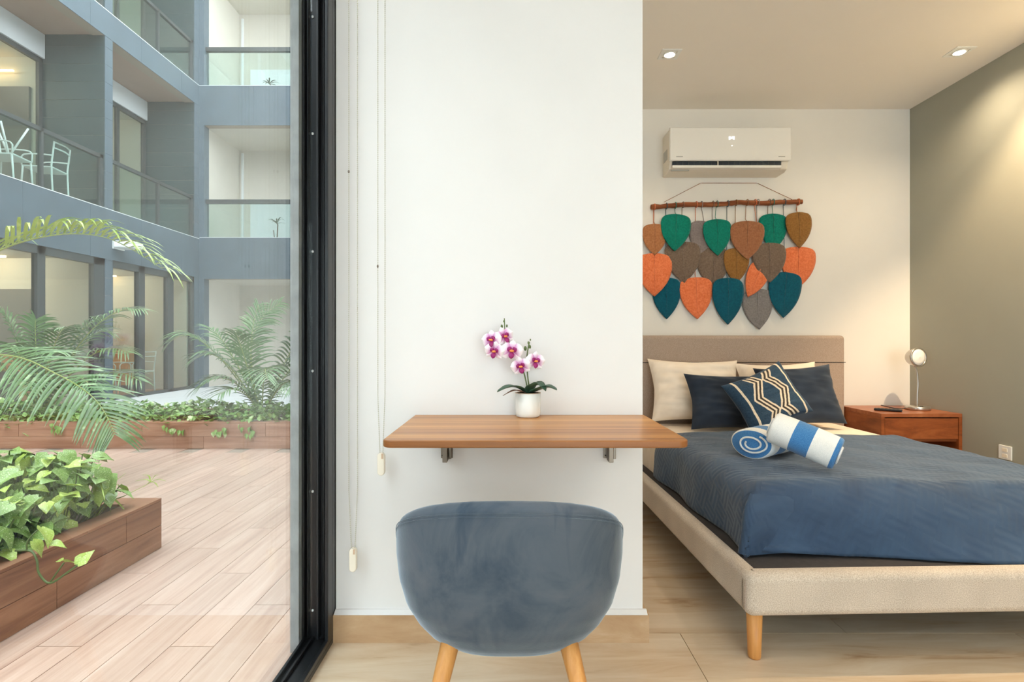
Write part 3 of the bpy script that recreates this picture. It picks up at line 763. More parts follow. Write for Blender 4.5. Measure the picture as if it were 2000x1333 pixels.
MB().tube(spline([(lx-.065, ly+.02, nz+.006), (lx-.10, ly+.03, nz+.004), (lx-.115, ly+.06, nz+.004), (lx-.10, ly+.15, nz+.004), (lx-.09, ly+.22, nz+.004)], 20), .003, 6).build('cord', m['black_plastic'], lp, smooth=True)
rm = thing('remote_control', (2.40, 3.53, nz), 'small black remote control lying on the nightstand', 'remote', rz=R(-38))
MB().box(-.075, .075, -.02, .02, .0005, .016).build('body', m['black_plastic'], rm, bev=.006, seg=3, world=False)
for i in range(6): MB().box(-.055+i*.02, -.043+i*.02, -.008, .008, .0155, .0172).build('button', m['rail_metal'], rm, world=False)
sk_ = thing('wall_socket', (RX, 3.10, .44), 'white socket plate low on the sage grey wall', 'socket')
MB().box(RX-.009, RX-.0005, 3.065, 3.145, .385, .462).build('plate', m['white_paint'], sk_, bev=.002)
for z in (.405, .438): MB().box(RX-.0105, RX-.0088, 3.088, 3.122, z-.01, z+.01).build('outlet', m['plastic'], sk_, bev=.001)

# ------------------------------------------------------------------ air conditioner
ax0 = 1.046; aw = .800; ad = .205; az0, az1 = 2.188, 2.470
ac = thing('air_conditioner', (ax0+aw/2, BY, az0), 'white wall mounted split air conditioner above the leaf wall hanging', 'air conditioner')
Y1 = BY-.001; Yf = BY-ad
body = [(Y1, az0), (Y1, az1-.004), (Yf+.035, az1-.004), (Yf+.030, az0+.075), (Yf+.050, az0+.012), (Yf+.085, az0)]
MB().prismx(body[::-1], ax0+.004, ax0+aw-.004).build('body', m['ac_shade'], ac, bev=.006, seg=3)
panel = [(Yf+.032, az1), (Yf+.006, az1-.006), (Yf, az1-.10), (Yf+.004, az0+.066), (Yf+.012, az0+.056), (Yf+.034, az0+.060)]
fp = MB().prismx(panel, ax0, ax0+aw).build('front_panel', m['ac'], ac, bev=.005, seg=3)
fp.data.flip_normals() if False else None
MB().box(ax0+.022, ax0+aw-.055, Yf+.027, Yf+.06, az0+.026, az0+.058).build('air_outlet', m['ac_dark'], ac)
for i in range(18):
    x = ax0+.05+i*.038; MB().box(x, x+.003, Yf+.024, Yf+.04, az0+.028, az0+.056).build('vane', m['rail_metal'], ac)
MB().prismx([(Yf+.012, az0+.012), (Yf+.014, az0+.028), (Yf+.020, az0+.030), (Yf+.060, az0+.010)], ax0+.018, ax0+aw-.06).build('louver', m['ac'], ac)
MB().box(ax0+.318, ax0+.324, Yf+.016, Yf+.03, az0+.020, az0+.058).build('louver_support', m['ac_shade'], ac)
MB().box(ax0+.02, ax0+.14, Yf+.050, Yf+.060, az0+.003, az0+.010).build('sticker', m['ac_grey'], ac)
MB().box(ax0+.002, ax0+.0042, BY-.12, BY-.03, az0+.09, az0+.16).build('side_sticker', m['ac_grey'], ac)
for (a, b, c_, d) in ((.386, .400, .206, .213), (.400, .409, .200, .207), (.409, .424, .206, .214), (.386, .396, .193, .206), (.413, .423, .194, .207), (.404, .411, .150, .156)):
    MB().box(ax0+a, ax0+b, Yf-.0012, Yf+.006, az0+c_, az0+d).build('display_segment', m['ac_led'], ac)
for (a, b) in ((.040, .082), (.716, .758)):
    MB().box(ax0+a, ax0+b, Yf-.0005, Yf+.006, az0+.080, az0+.0845).build('faint_print', m['ac_grey'], ac)

# ------------------------------------------------------------------ leaf wall hanging
wh = thing('wall_hanging', (1.45, BY, 1.10), 'macrame leaf wall hanging in green, orange, brown and teal on a driftwood stick', 'wall hanging')
HY = BY-.028
def Z(zx, zy, dy=0): return P(1240+zx/3.0286, 220+zy/3.0286, HY+dy)
sp = spline([Z(95, 560), Z(200, 553), Z(300, 545), Z(420, 545), Z(540, 540), Z(620, 532), Z(760, 536), Z(880, 530), Z(988, 529)], 60)
MB().tube([p+Vector((0, 0, .003*noise.noise(p*30))) for p in sp], [.0165+.004*noise.noise(Vector((i*.35, 0, 0))) for i in range(61)], 12).build('stick', m['stick'], wh, smooth=True)
MB().tube([Z(172, 530), Z(390, 417, .02), Z(722, 417, .02), Z(930, 515)], .0018, 6).build('hanging_cord', m['stick'], wh)
for zx in (390, 722): MB().ball(Z(zx, 417, .022), .005, 8, 6).build('nail', m['white_paint'], wh, smooth=True)
LC = {'tan': (rgb(160, 104, 66), rgb(190, 132, 90)), 'green': (rgb(0, 106, 92), rgb(10, 138, 118)), 'mauve': (rgb(122, 112, 112), rgb(148, 138, 136)), 'brown': (rgb(142, 92, 64), rgb(172, 118, 84)),
      'olive': (rgb(128, 88, 40), rgb(158, 114, 62)), 'orange': (rgb(216, 106, 62), rgb(240, 140, 94)), 'taupe': (rgb(102, 86, 74), rgb(132, 114, 100)), 'teal': (rgb(2, 72, 94), rgb(10, 96, 116)),
      'grey': (rgb(116, 112, 112), rgb(144, 140, 140))}
def mk_yarn(name, c1, c2):
    M = Mat(name+'_yarn'); tc = M.n('ShaderNodeTexCoord'); sp_ = M.n('ShaderNodeSeparateXYZ'); M.l(tc.outputs['UV'], sp_.inputs[0])
    a = M.n('ShaderNodeMath', operation='SUBTRACT'); a.inputs[1].default_value = .5; M.l(sp_.outputs[0], a.inputs[0])
    b = M.n('ShaderNodeMath', operation='ABSOLUTE'); M.l(a.outputs[0], b.inputs[0])
    c = M.n('ShaderNodeMath', operation='MULTIPLY_ADD'); c.inputs[1].default_value = .75; M.l(b.outputs[0], c.inputs[0]); M.l(sp_.outputs[1], c.inputs[2])
    d = M.n('ShaderNodeMath', operation='MULTIPLY'); d.inputs[1].default_value = 190; M.l(c.outputs[0], d.inputs[0])
    e = M.n('ShaderNodeMath', operation='SINE'); M.l(d.outputs[0], e.inputs[0])
    nzf = M.noise(M.coords((1, 1, 1)), 90, 3)
    M.color(M.ramp(nzf, [(.25, c1), (.75, c2)])); M.set(Roughness=.95, Specular_IOR_Level=.1, Sheen_Weight=.2); M.bump(e.outputs[0], .5, .002); return M.m
LM = {k: mk_yarn(k, *v) for k, v in LC.items()}
LF = [(0, .42), (.02, .66), (.05, .80), (.10, .91), (.16, .97), (.26, 1.0), (.38, .985), (.5, .92), (.6, .83), (.7, .70), (.8, .52), (.88, .34), (.95, .15), (1, .0)]
leaves = [  # centre x, top, tip (crop px), width, tilt deg, colour, layer
    (118, 660, 843, 148, 0, 'tan', 5), (240, 601, 820, 178, -3, 'green', 6), (395, 643, 838, 160, -8, 'mauve', 2), (487, 632, 846, 168, 2, 'green', 5),
    (665, 643, 870, 202, 0, 'brown', 6), (818, 599, 815, 168, 0, 'green', 2), (970, 590, 800, 154, 3, 'olive', 5), (115, 833, 1088, 208, 0, 'orange', 4),
    (285, 766, 1008, 212, 4, 'taupe', 3), (462, 800, 1035, 200, 0, 'taupe', 1.5), (600, 803, 1010, 152, 0, 'olive', 3.5), (795, 772, 1005, 198, 2, 'taupe', 5),
    (712, 885, 1100, 128, -24, 'orange', 4.2), (965, 795, 1037, 208, 0, 'orange', 1.5), (187, 978, 1222, 172, 0, 'teal', 2), (364, 976, 1222, 196, 2, 'orange', 2.6),
    (550, 979, 1255, 186, 0, 'teal', 4), (728, 1045, 1283, 182, 3, 'grey', 2), (885, 946, 1215, 196, -4, 'teal', 3.4)]
for (cx, t0, t1, wd, tilt, c, lay) in leaves:
    dy = .020-lay*.0055; mb = MB(); A = Z(cx, t0, dy); B = Z(cx, t1, dy)
    Lg = (A-B).length; W2 = wd/3.0286*HY/F/2; ct, stt = math.cos(R(tilt)), math.sin(R(tilt)); C = (A+B)/2
    def fn(u, v, back=0):
        s = (u-.5)*2; hw = lerp_tab(LF, v)*W2
        x = s*hw; zl = Lg/2-v*Lg-.006*s*s*(1-v)**10
        yb = -.004*math.cos(s*1.4)+.003*math.sin(v*5+cx)
        return Vector((C.x+x*ct-zl*stt, C.y+yb+back, C.z+zl*ct+x*stt))
    mb.grid(lambda u, v: fn(u, v**1.4), 14, 30); mb.uv = [(u, v**1.4) for (u, v) in mb.uv]
    o = mb.build('leaf', LM[c], wh, smooth=True)
    so = o.modifiers.new('thickness', 'SOLIDIFY'); so.thickness = .006; so.offset = 0
    o['label'] = c+' woven yarn leaf'
    MB().tube([fn(.5, v)+Vector((0, -.0035, 0)) for v in (.02, .2, .4, .6, .8, .9)], [.0026, .0024, .002, .0016, .0012, .0008], 5).build('midrib', LM[c], o, smooth=True)
    topz = fn(.5, 0); kz = lerp_tab([(95, 560), (300, 545), (540, 540), (620, 532), (988, 529)], cx)
    MB().tube([Z(cx, kz)+Vector((0, .018, 0)), (topz.x, HY+.018, topz.z+.02), topz+Vector((0, .004, -.004))], .0020, 5).build('string', LM[c], o)
    lp_ = [Z(cx, kz)+Vector((0, math.cos(a)*.021, math.sin(a)*.021)) for a in [i*math.pi/6 for i in range(13)]]
    MB().tube(lp_, .0025, 5).build('string_loop', LM[c], o)

# ================================================================== courtyard
# deck of wood-look tiles
dkf = struct('floor_courtyard', MB().box(-7.0, -.717, -6, 12.3, -.12, -.004), m['grout'], label='pale wood look tile floor of the courtyard')
pw, plen = .152, .9
pm = MB().box(.0012, pw-.0012, .0015, plen-.0015, -.02, 0).mesh('plank', m['deck'])
for i in range(31):
    x = -.720-(i+1)*pw; off = (i*.3) % .9
    for k in range(8):
        y = -1.1-off+k*plen
        if y > 5.35: continue
        inst(pm, 'plank', dkf, Matrix.Translation((x, y, 0)))
MB().box(-7.0, -.79, 6.55, 12.3, -.003, .012).build('terrace_paving', m['terrace'], dkf)

def planter(name, x0, x1, y0, y1, h, label, mat, longx, step):
    t = thing(name, ((x0+x1)/2, (y0+y1)/2, 0), label, 'planter')
    th = .11; e = .012
    MB().box(x0+e, x1-e, y0+e, y0+th-e, 0, h-e).box(x0+e, x1-e, y1-th+e, y1-e, 0, h-e).box(x0+e, x0+th-e, y0+th-e, y1-th+e, 0, h-e).box(x1-th+e, x1-e, y0+th-e, y1-th+e, 0, h-e).build('core', m['grout'], t)
    MB().box(x0+th-e, x1-th+e, y0+th-e, y1-th+e, .0, h-.05).build('soil', m['soil'], t)
    g = .0015; hs = [(0, h*.46), (h*.46, h-e)]
    cache = {}
    def tile(a0, a1, b0, b1, c0, c1):
        key = (round(a1-a0, 3), round(b1-b0, 3), round(c1-c0, 3))
        if key not in cache: cache[key] = MB().box(0, key[0], 0, key[1], 0, key[2]).mesh('tile', mat)
        inst(cache[key], 'tile', t, Matrix.Translation((a0, b0, c0)))
    for (z0, z1) in hs:
        x = x0; sh = step*(.5 if z0 > 0 else .0)
        xs = [x0]+[x0-sh+step*(k+1) for k in range(int((x1-x0)/step)+2) if x0+.05 < x0-sh+step*(k+1) < x1-.05]+[x1]
        for a, b in zip(xs, xs[1:]):
            tile(a+g, b-g, y0, y0+e, z0+g, z1-g)
        ys = [y0+e]+[y1-step*(k+.33)-(0 if z0 > 0 else step*.5) for k in range(int((y1-y0)/step)+2)]
        ys = sorted(set([y for y in ys if y0+e <= y < y1-.05]))+[y1]
        for a, b in zip(ys, ys[1:]):
            tile(x1-e, x1, a+g, b-g, z0+g, z1-g)
    ys = [y0+step*k for k in range(int((y1-y0)/step)+1)]+[y1]
    xs = [x0+step*k for k in range(int((x1-x0)/step)+1)]+[x1]
    for a, b in zip(ys, ys[1:]):
        if b-a > .03: tile(x1-th, x1, a+g, b-g, h-e, h); tile(x0, x0+th, a+g, b-g, h-e, h)
    xs = [x for x in xs]
    for a, b in zip(xs, xs[1:]):
        a2, b2 = max(a, x0+th), min(b, x1-th)
        if b2-a2 > .03: tile(a2+g, b2-g, y0, y0+th, h-e, h); tile(a2+g, b2-g, y1-th, y1, h-e, h)
    return t
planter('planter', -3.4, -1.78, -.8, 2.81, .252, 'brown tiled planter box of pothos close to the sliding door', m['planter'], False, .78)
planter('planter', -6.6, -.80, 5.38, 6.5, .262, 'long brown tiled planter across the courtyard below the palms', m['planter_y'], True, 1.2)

# ---- pothos leaves
def pothos_mesh(name, mat, wd=.5, curl=.25):
    mb = MB(); n = 8
    def fn(u, v):
        s = (u-.5)*2; hw = smooth_tab([(0, .16), (.08, .34), (.25, .5), (.5, .40), (.75, .2), (.92, .06), (1, 0)], v)*wd*2
        x = s*hw; y = v-(.10*(1-v)**6)*abs(s)
        return Vector((x, y, .22*abs(s)*hw-curl*v*v+.02*math.sin(v*9+s*3)))
    mb.grid(fn, 6, n); return mb.mesh(name, mat, None, True)
PL = [pothos_mesh('leaf', m['pothos'], .46, .3), pothos_mesh('leaf', m['pothos'], .40, .15), pothos_mesh('leaf', m['pothos_lime'], .42, .35), pothos_mesh('leaf', m['pothos_lime'], .36, .1)]
def leafM(p, az, pitch, roll, s):
    return Matrix.Translation(p) @ Matrix.Rotation(az, 4, 'Z') @ Matrix.Rotation(pitch, 4, 'X') @ Matrix.Rotation(roll, 4, 'Y') @ Matrix.Scale(s, 4)
plants = [(-2.03, 2.46, 160, 'bushy variegated pothos next to the spider plant in the near planter'), (-2.24, 2.46, 130, 'tall pothos behind the variegated one in the near planter'),
          (-2.03, 2.20, 150, 'broad leaved pothos above the trailing vine in the near planter'), (-1.99, 1.96, 70, 'low pothos half hidden by the black door stile'), (-2.45, 2.58, 80, 'lime tipped pothos at the back of the near planter')]
for (cx, cy_, nl, lab) in plants:
    t = thing('pothos', (cx, cy_, .20), lab, 'plant', 'pothos in the near planter')
    stm = MB()
    for i in range(nl):
        a = rnd.uniform(0, 2*math.pi); r = min(abs(rnd.gauss(0, .16)), .30)
        x = cx+r*math.cos(a); y = cy_+r*math.sin(a)*1.05
        x = min(x, -1.87-rnd.uniform(0, .03)); y = min(y, 2.66-rnd.uniform(0, .04))
        z = .25+((.30 if cy_ > 2.3 else .20)*(1-(r/.36)**2))*rnd.uniform(.05, 1.0)+.02
        az = (a-math.pi/2+rnd.uniform(-.9, .9)) if rnd.random() < .5 else R(-130)+rnd.uniform(-1.0, 1.0); pitch = R(rnd.uniform(-65, 20)); s = rnd.uniform(.06, .105)
        inst(PL[rnd.choice((0, 0, 0, 1, 1, 2, 3))], 'leaf', t, leafM((x, y, z), az, pitch, rnd.uniform(-.5, .5), s))
        stm.tube(spline([(cx+(x-cx)*.4, cy_+(y-cy_)*.4, .20), (cx+(x-cx)*.85, cy_+(y-cy_)*.85, .24+(z-.24)*.6), (x, y, z)], 5), .003, 4)
    stm.build('stems', m['stem'], t)
# trailing vine over the rim of the near planter
tv = thing('trailing_vine', (-1.95, 2.06, .25), 'pothos vine trailing over the rim of the near planter', 'plant')
vp = spline([P(30, 1076, 2.0), P(60, 1077, 2.0), P(72, 1095, 1.99), P(76, 1120, 1.985), P(97, 1140, 1.98), P(130, 1120, 1.985), P(152, 1104, 1.99)], 30)
MB().tube(vp, .004, 6).tube(spline([P(97, 1140, 1.98), P(112, 1118, 1.985), P(125, 1100, 1.99)], 6), .003, 5).tube(spline([P(52, 1077, 2.0), P(55, 1055, 2.0), P(80, 1030, 2.02)], 8), .003, 5).build('vine_stem', m['stem'], tv, smooth=True)
for (px, py, az, pitch, roll, s) in ((80, 1031, -1.9, -.5, -.5, .085), (64, 1058, -1.2, -.9, .3, .066), (96, 1062, -1.3, -.1, .2, .055), (152, 1103, -.6, .8, .6, .062), (126, 1098, -1.5, .1, -.6, .05), (120, 1096, 1.2, .1, -.3, .03)):
    inst(PL[2], 'leaf', tv, leafM(P(px, py, 1.99), az, pitch, roll, s))
# spider plant at the planter's end
spd = thing('spider_plant', (-1.98, 2.62, .22), 'striped spider plant at the end corner of the near planter', 'plant')
sb = Vector((-1.98, 2.62, .20))
for (px, py, d, hgt) in ((262, 1018, 2.62, .10), (205, 978, 2.40, .14), (245, 925, 2.7, .05), (235, 950, 2.65, .10), (300, 940, 2.7, .02), (190, 930, 2.7, .1)):
    e = P(px, py, d); mid = (sb+e)/2+Vector((0, 0, hgt))
    strap([sb, sb.lerp(mid, .6)+Vector((0, 0, .02)), mid, e], [(0, .006), (.5, .010), (1, .001)], .001, 'leaf', m['pothos_lime'], spd)
off_s = P(294, 942, 2.70)
for a in range(6):
    an = a*1.05; strap([off_s, off_s+Vector((.03*math.cos(an), .01, .02*math.sin(an)+.01)), off_s+Vector((.075*math.cos(an), .0, .035*math.sin(an)+.005))], [(0, .002), (.5, .004), (1, .0005)], .001, 'plantlet_leaf', m['pothos_lime'], spd)
# dense ground cover in the far planter: nobody could count these leaves
gc = MB()
def addleaf(mb, T, wd=.45):
    b = len(mb.v)
    for (x, y, z) in ((0, 0, 0), (-wd*.7, .25, .08), (-wd*.55, .55, .05), (0, 1, -.2), (wd*.55, .55, .05), (wd*.7, .25, .08), (0, .5, -.03)): mb.vert(T @ Vector((x, y, z)))
    for f in ((0, 6, 1), (1, 6, 2), (2, 6, 3), (3, 6, 4), (4, 6, 5), (5, 6, 0)): mb.face([b+i for i in f])
for i in range(3600):
    x = rnd.uniform(-6.4, -1.0); y = rnd.uniform(5.40, 6.2); hump = .10+.07*noise.noise(Vector((x*1.7, y*2, 0)))
    z = .25+rnd.uniform(0, 1)*max(.03, hump)*(1.3 if y > 5.55 else .7)
    if y < 5.46 and rnd.random() < .3: y -= .03; z -= rnd.uniform(0, .10)
    addleaf(gc, leafM((x, y, z), rnd.uniform(0, 6.3), R(rnd.uniform(-40, 60)), rnd.uniform(-.6, .6), rnd.uniform(.05, .085)))
for (px, py) in ((432, 840), (425, 845), (110, 832), (120, 838), (240, 830), (330, 832), (480, 834), (490, 845), (350, 836)):
    for k in range(5):
        p = P(px+rnd.uniform(-12, 12), py+rnd.uniform(-6, 6), 5.36); addleaf(gc, leafM(p, rnd.uniform(2, 4.3), R(-70), rnd.uniform(-.5, .5), .06))
tag(gc.build('pothos_groundcover', m['pothos_far']), 'dense variegated pothos leaves filling the far planter', 'ground cover', None, 'stuff')

# ---- palms
def leaflet(base, d, up, ln, wd, droop, n=6):
    """a folded strip leaving base along d and sagging under its weight; returns MB"""
    mb = MB(); d = d.normalized(); sd = d.cross(up)
    sd = sd.normalized() if sd.length > 1e-3 else Vector((1, 0, 0)); rows = []
    for i in range(n+1):
        t = i/n; c = base+d*ln*t*(1-.15*t*droop)+Vector((0, 0, -1))*droop*ln*t*t
        w_ = wd*smooth_tab([(0, .35), (.2, .95), (.5, 1), (.8, .6), (1, .04)], t)
        rows.append([mb.vert(c-sd*w_+up*w_*.25), mb.vert(c-up*w_*.1), mb.vert(c+sd*w_+up*w_*.25)])
    for a, b in zip(rows, rows[1:]):
        mb.face((a[0], a[1], b[1], b[0])); mb.face((a[1], a[2], b[2], b[1]))
    return mb
def frond(parent, pts, S, n, ln, wd, fwd, lift, droop, mat, single=False, lens=None, r0=.008, side=1.0):
    pts = spline(pts, 40); S = Vector(S).normalized()
    rc = MB().tube(pts, [r0*(1-.8*i/40) for i in range(41)], 6).build('frond', m['rachis'], parent, smooth=True)
    lens = lens or [(0, .75), (.3, 1), (.7, .85), (1, .45)]; acc = MB()
    for i in range(n):
        t = .06+.93*i/(n-1); k = t*40; j = min(int(k), 39); p = pts[j].lerp(pts[j+1], k-j); T = (pts[j+1]-pts[j]).normalized()
        Up = S.cross(T).normalized()
        if Up.z < 0: Up = -Up
        for sg in (-1, 1):
            S2 = (S-T*S.dot(T)).normalized()
            f = fwd+.9*max(0, t-.6)
            d = T*f+S2*sg*side*(1-.3*t)+Up*lift+Vector((rnd.uniform(-.08, .08), rnd.uniform(-.08, .08), rnd.uniform(-.08, .08)))
            L = ln*lerp_tab(lens, t)*rnd.uniform(.9, 1.08)
            mb = leaflet(p, d, Up, L, wd*(1 if t < .8 else .7), droop*rnd.uniform(.8, 1.25))
            if single: mb.build('leaflet', mat, rc, smooth=True)
            else:
                b = len(acc.v); acc.v += mb.v; acc.uv += mb.uv; acc.f += [tuple(b+q for q in f_) for f_ in mb.f]; acc.mi += mb.mi
    if not single: acc.build('leaflets', mat, rc, smooth=True)['kind'] = 'stuff'
pb = Vector((-5.6, 5.75, .2))
np_ = thing('palm', pb, 'tall areca palm at the corner of the far planter with two long arching fronds', 'palm')
MB().tube(spline([pb, pb+Vector((.1, -.1, .6)), P(-160, 640, 4.4)], 12), [.03]*6+[.02]*7, 8).build('stem', m['rachis'], np_, smooth=True)
MB().tube(spline([pb, pb+Vector((.05, -.2, .35)), P(-160, 720, 4.6)], 12), .02, 8).build('stem', m['rachis'], np_, smooth=True)
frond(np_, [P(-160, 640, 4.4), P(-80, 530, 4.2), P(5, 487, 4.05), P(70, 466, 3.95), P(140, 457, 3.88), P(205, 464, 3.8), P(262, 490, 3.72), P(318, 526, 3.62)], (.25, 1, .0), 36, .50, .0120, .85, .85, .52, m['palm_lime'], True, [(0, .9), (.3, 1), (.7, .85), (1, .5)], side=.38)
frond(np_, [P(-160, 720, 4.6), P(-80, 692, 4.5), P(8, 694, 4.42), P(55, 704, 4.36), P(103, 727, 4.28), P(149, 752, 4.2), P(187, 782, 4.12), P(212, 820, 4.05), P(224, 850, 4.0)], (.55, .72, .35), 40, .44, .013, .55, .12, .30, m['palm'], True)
def bush(name, base, specs, label, ln=.42, wd=.011):
    t = thing(name, base, label, 'palm', 'areca palms in the far planter')
    for (tx, ty, tz, hx_, hz, n) in specs:
        tip = Vector((tx, ty, tz)); mid = base.lerp(tip, .5)+Vector((hx_, 0, hz))
        pts = [bez(base, mid, tip, k/6) for k in range(7)]
        T = tip-base; S = Vector((-T.y, T.x, 0)) if abs(T.x)+abs(T.y) > .1 else Vector((1, .3, 0))
        S = (S.normalized()+Vector((0, -.25, .1)))
        frond(t, pts, S, n, ln, wd, .7, .25, .40, m['palm_far'], False, [(0, .1), (.28, .45), (.4, 1), (.75, .85), (1, .4)])
    return t
def Q(px, py, Y): v = P(px, py, Y); return (v.x, v.y, v.z)
bush('palm', Vector((-2.78, 6.15, .2)), [Q(332, 668, 5.9)+(-.2, .75, 34), Q(385, 700, 5.8)+(-.1, .55, 30), Q(392, 755, 5.7)+(0, .45, 26), Q(405, 640, 6.3)+(-.1, .45, 26), Q(548, 592, 6.4)+(-.45, .35, 30),
     Q(505, 596, 6.1)+(-.2, .15, 28), Q(600, 640, 6.0)+(.1, .4, 28), Q(620, 700, 5.8)+(.1, .5, 26), Q(430, 770, 5.55)+(0, .3, 22), Q(520, 740, 5.4)+(0, .55, 26), Q(460, 650, 5.7)+(-.1, .4, 26), Q(575, 760, 5.5)+(.1, .4, 24)],
     'full areca palm against the cream wall, next to the concrete outer wall', .40)
bush('palm', Vector((-5.25, 6.15, .2)), [Q(282, 606, 6.0)+(.0, .75, 34), Q(190, 625, 6.2)+(.05, .5, 26), Q(250, 690, 5.8)+(.1, .6, 28), Q(275, 745, 5.7)+(.1, .5, 26), Q(5, 612, 6.0)+(-.1, .5, 26), Q(70, 625, 6.2)+(-.05, .55, 26),
     Q(130, 640, 5.8)+(0, .5, 26), Q(20, 680, 5.7)+(-.1, .55, 26), Q(215, 650, 6.3)+(.1, .6, 26), Q(180, 760, 5.5)+(.1, .5, 26), Q(60, 760, 5.5)+(0, .5, 26), Q(110, 690, 5.6)+(0, .5, 24), Q(-40, 720, 5.7)+(-.1, .5, 24)],
     'spreading areca palm in front of the lit ground floor room', .40)

# ------------------------------------------------------------------ neighbouring building
FX, DX, BYY = -6.96, -8.05, 12.3
bd = thing('apartment_building', (FX, BYY, 0), 'slate clad apartment building with glass balconies round the courtyard', 'building')
def part(name, mat, *boxes, parent=None, **kw):
    mb = MB()
    for b in boxes: mb.box(*b)
    return mb.build(name, mat, parent or bd, **kw)
# left wing: pillars with tile courses, slabs and clad bands
pill = [(3.9, 4.08), (6.68, 6.86), (9.46, 9.64), (12.12, 12.3)]
for (a, b) in pill:
    p = part('pillar', m['grout'], (DX, FX-.012, a+.006, b-.006, 0, 10.4))
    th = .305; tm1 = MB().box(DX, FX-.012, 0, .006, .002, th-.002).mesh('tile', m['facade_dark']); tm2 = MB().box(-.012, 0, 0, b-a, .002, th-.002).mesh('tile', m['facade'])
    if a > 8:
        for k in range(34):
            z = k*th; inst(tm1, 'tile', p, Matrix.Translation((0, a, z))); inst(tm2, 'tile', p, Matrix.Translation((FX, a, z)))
    else: part('cladding', m['facade'], (FX-.012, FX, a, b, 0, 10.4), parent=p)
segy = [-6+i*1.26 for i in range(15)]
for (z0, z1, xi) in ((2.46, 3.33, .22), (6.28, 6.74, .22), (9.68, 10.14, .22)):
    bnd = part('balcony_band', m['grout'], (FX-xi, FX-.010, -6, BYY, z0+.004, z1-.01))
    for a in segy:
        part('panel', m['facade'], (FX-.010, FX+.004, a+.002, min(a+1.26, BYY)-.002, z0, z1-.006), parent=bnd)
    part('coping', m['cool_white'], (FX-xi, FX+.008, -6, BYY, z1-.010, z1), parent=bnd)
    part('slab', m['soffit'], (DX-.05, FX-xi, -6, BYY, z0+.02, z0+.42))
# upper floor doors of the left wing: beam, frame, panes, room walls
for (z0, zt_) in ((2.9, 6.28), (6.7, 9.68)):
    for (a, b) in ((-2, 3.9), (4.08, 6.68), (6.86, 9.46), (9.64, 12.12)):
        part('beam', m['cool_white'], (DX-.05, DX+.06, a, b, zt_-.40, zt_+.01))
        n_ = 3; fr_ = []
        for k in range(n_+1):
            y = a+(b-a-.07)*k/n_; fr_.append((DX-.04, DX+.02, y, y+.07, z0, zt_-.4))
        fo = part('balcony_door', m['rail_metal'], *fr_, (DX-.04, DX+.02, a, b, zt_-.48, zt_-.40), (DX-.04, DX+.02, a, b, z0, z0+.07))
        part('pane', m['far_glass'], (DX-.014, DX-.006, a, b, z0, zt_-.4), parent=fo)
        part('room_wall', m['cream'], (-10.6, DX-.05, b-.06, b+.1, z0, zt_), (-10.7, -10.6, a, b, z0, zt_), (-10.6, DX-.05, a, b, zt_-.4, zt_-.3))
        # railing
        zf = z0+.43 if z0 < 3 else z0+.04; zr = 4.23 if z0 < 3 else 7.63
        rl = part('handrail', m['rail_metal'], (FX-.09, FX-.03, a, b, zr-.06, zr), (FX-.09, FX-.03, b-.07, b, zf, zr), (FX-.09, FX-.03, a+(b-a)*.52, a+(b-a)*.52+.04, zf, zr))
        part('glass_panel', m['rail_glass'], (FX-.064, FX-.056, a, b, zf, zr-.06), parent=rl)
part('room_door', m['grey_door'], (-9.3, -8.17, 9.35, 9.398, 2.9, 5.36))
part('warm_strip', m['warm_strip'], (-10.2, -8.4, 9.30, 9.33, 5.60, 5.62))
# ground floor glazing of the left wing
mull = [(-6, -5.9), (1.2, 1.34), (3.9, 4.08), (5.4, 5.54), (6.68, 6.86), (8.12, 8.26), (9.22, 9.47), (9.60, 9.66), (10.33, 10.50), (11.20, 11.39), (12.06, 12.3)]
gd = part('glazing_frame', m['rail_metal'], *[(FX-.10, FX-.01, a, b, 0, 2.46) for (a, b) in mull], (FX-.10, FX-.01, -6, BYY, 2.34, 2.46), (FX-.10, FX-.01, -6, BYY, 0, .07))
for (a, b) in zip(mull, mull[1:]):
    if b[0]-a[1] > .2: part('pane', m['far_glass'], (FX-.064, FX-.056, a[1], b[0], .07, 2.34), parent=gd)
part('room_wall', m['cream'], (-10.7, FX-.12, 9.40, 9.458, 0, 2.46), (-10.7, FX-.12, 12.03, 12.115, 0, 2.46), (-10.8, -10.7, -6, BYY, 0, 2.46))
part('room_ceiling', m['cream'], (-10.7, FX-.10, -6, BYY, 2.46, 2.52))
part('room_floor', m['planter_y'], (-10.7, FX-.10, -6, BYY, -.05, .005))
part('room_door', m['grey_door'], (-9.2, -8.10, 9.36, 9.399, 0, 1.93))
part('warm_strip', m['warm_strip'], (-9.4, -8.35, 9.1, 9.13, 2.43, 2.459))
part('warm_strip', m['warm_strip'], (-9.4, -8.5, 11.85, 11.88, 2.43, 2.459))
for (x, y, z, pw_) in ((-8.6, 8.3, 2.45, 70), (-8.6, 10.9, 2.45, 60), (-8.9, 8.3, 5.86, 40), (-8.9, 10.9, 5.86, 15)):  # boxed point lamps added to brighten the neighbouring rooms
    rlp = part('fill_lamp_box', m['lamp_white'], (x-.12, x+.12, y-.12, y+.12, z-.05, z+.005))
    ld = bpy.data.lights.new('room_fill_light', 'POINT'); ld.energy = pw_; ld.color = (1, .88, .72); ld.shadow_soft_size = .08
    lo = bpy.data.objects.new('room_fill_light', ld); col.objects.link(lo); lo.parent = rlp; lo.matrix_parent_inverse = M4[bd.name].inverted(); lo.location = (x, y, z-.16)
sb_ = thing('sideboard', (-8.4, 11.85, 0), 'orange wood sideboard inside the ground floor room', 'sideboard')
MB().box(-8.75, -8.05, 11.60, 12.02, .12, .78).build('cabinet', m['leg_wood'], sb_); MB().box(-8.72, -8.08, 11.63, 12.0, .005, .12).build('plinth', m['black_plastic'], sb_)
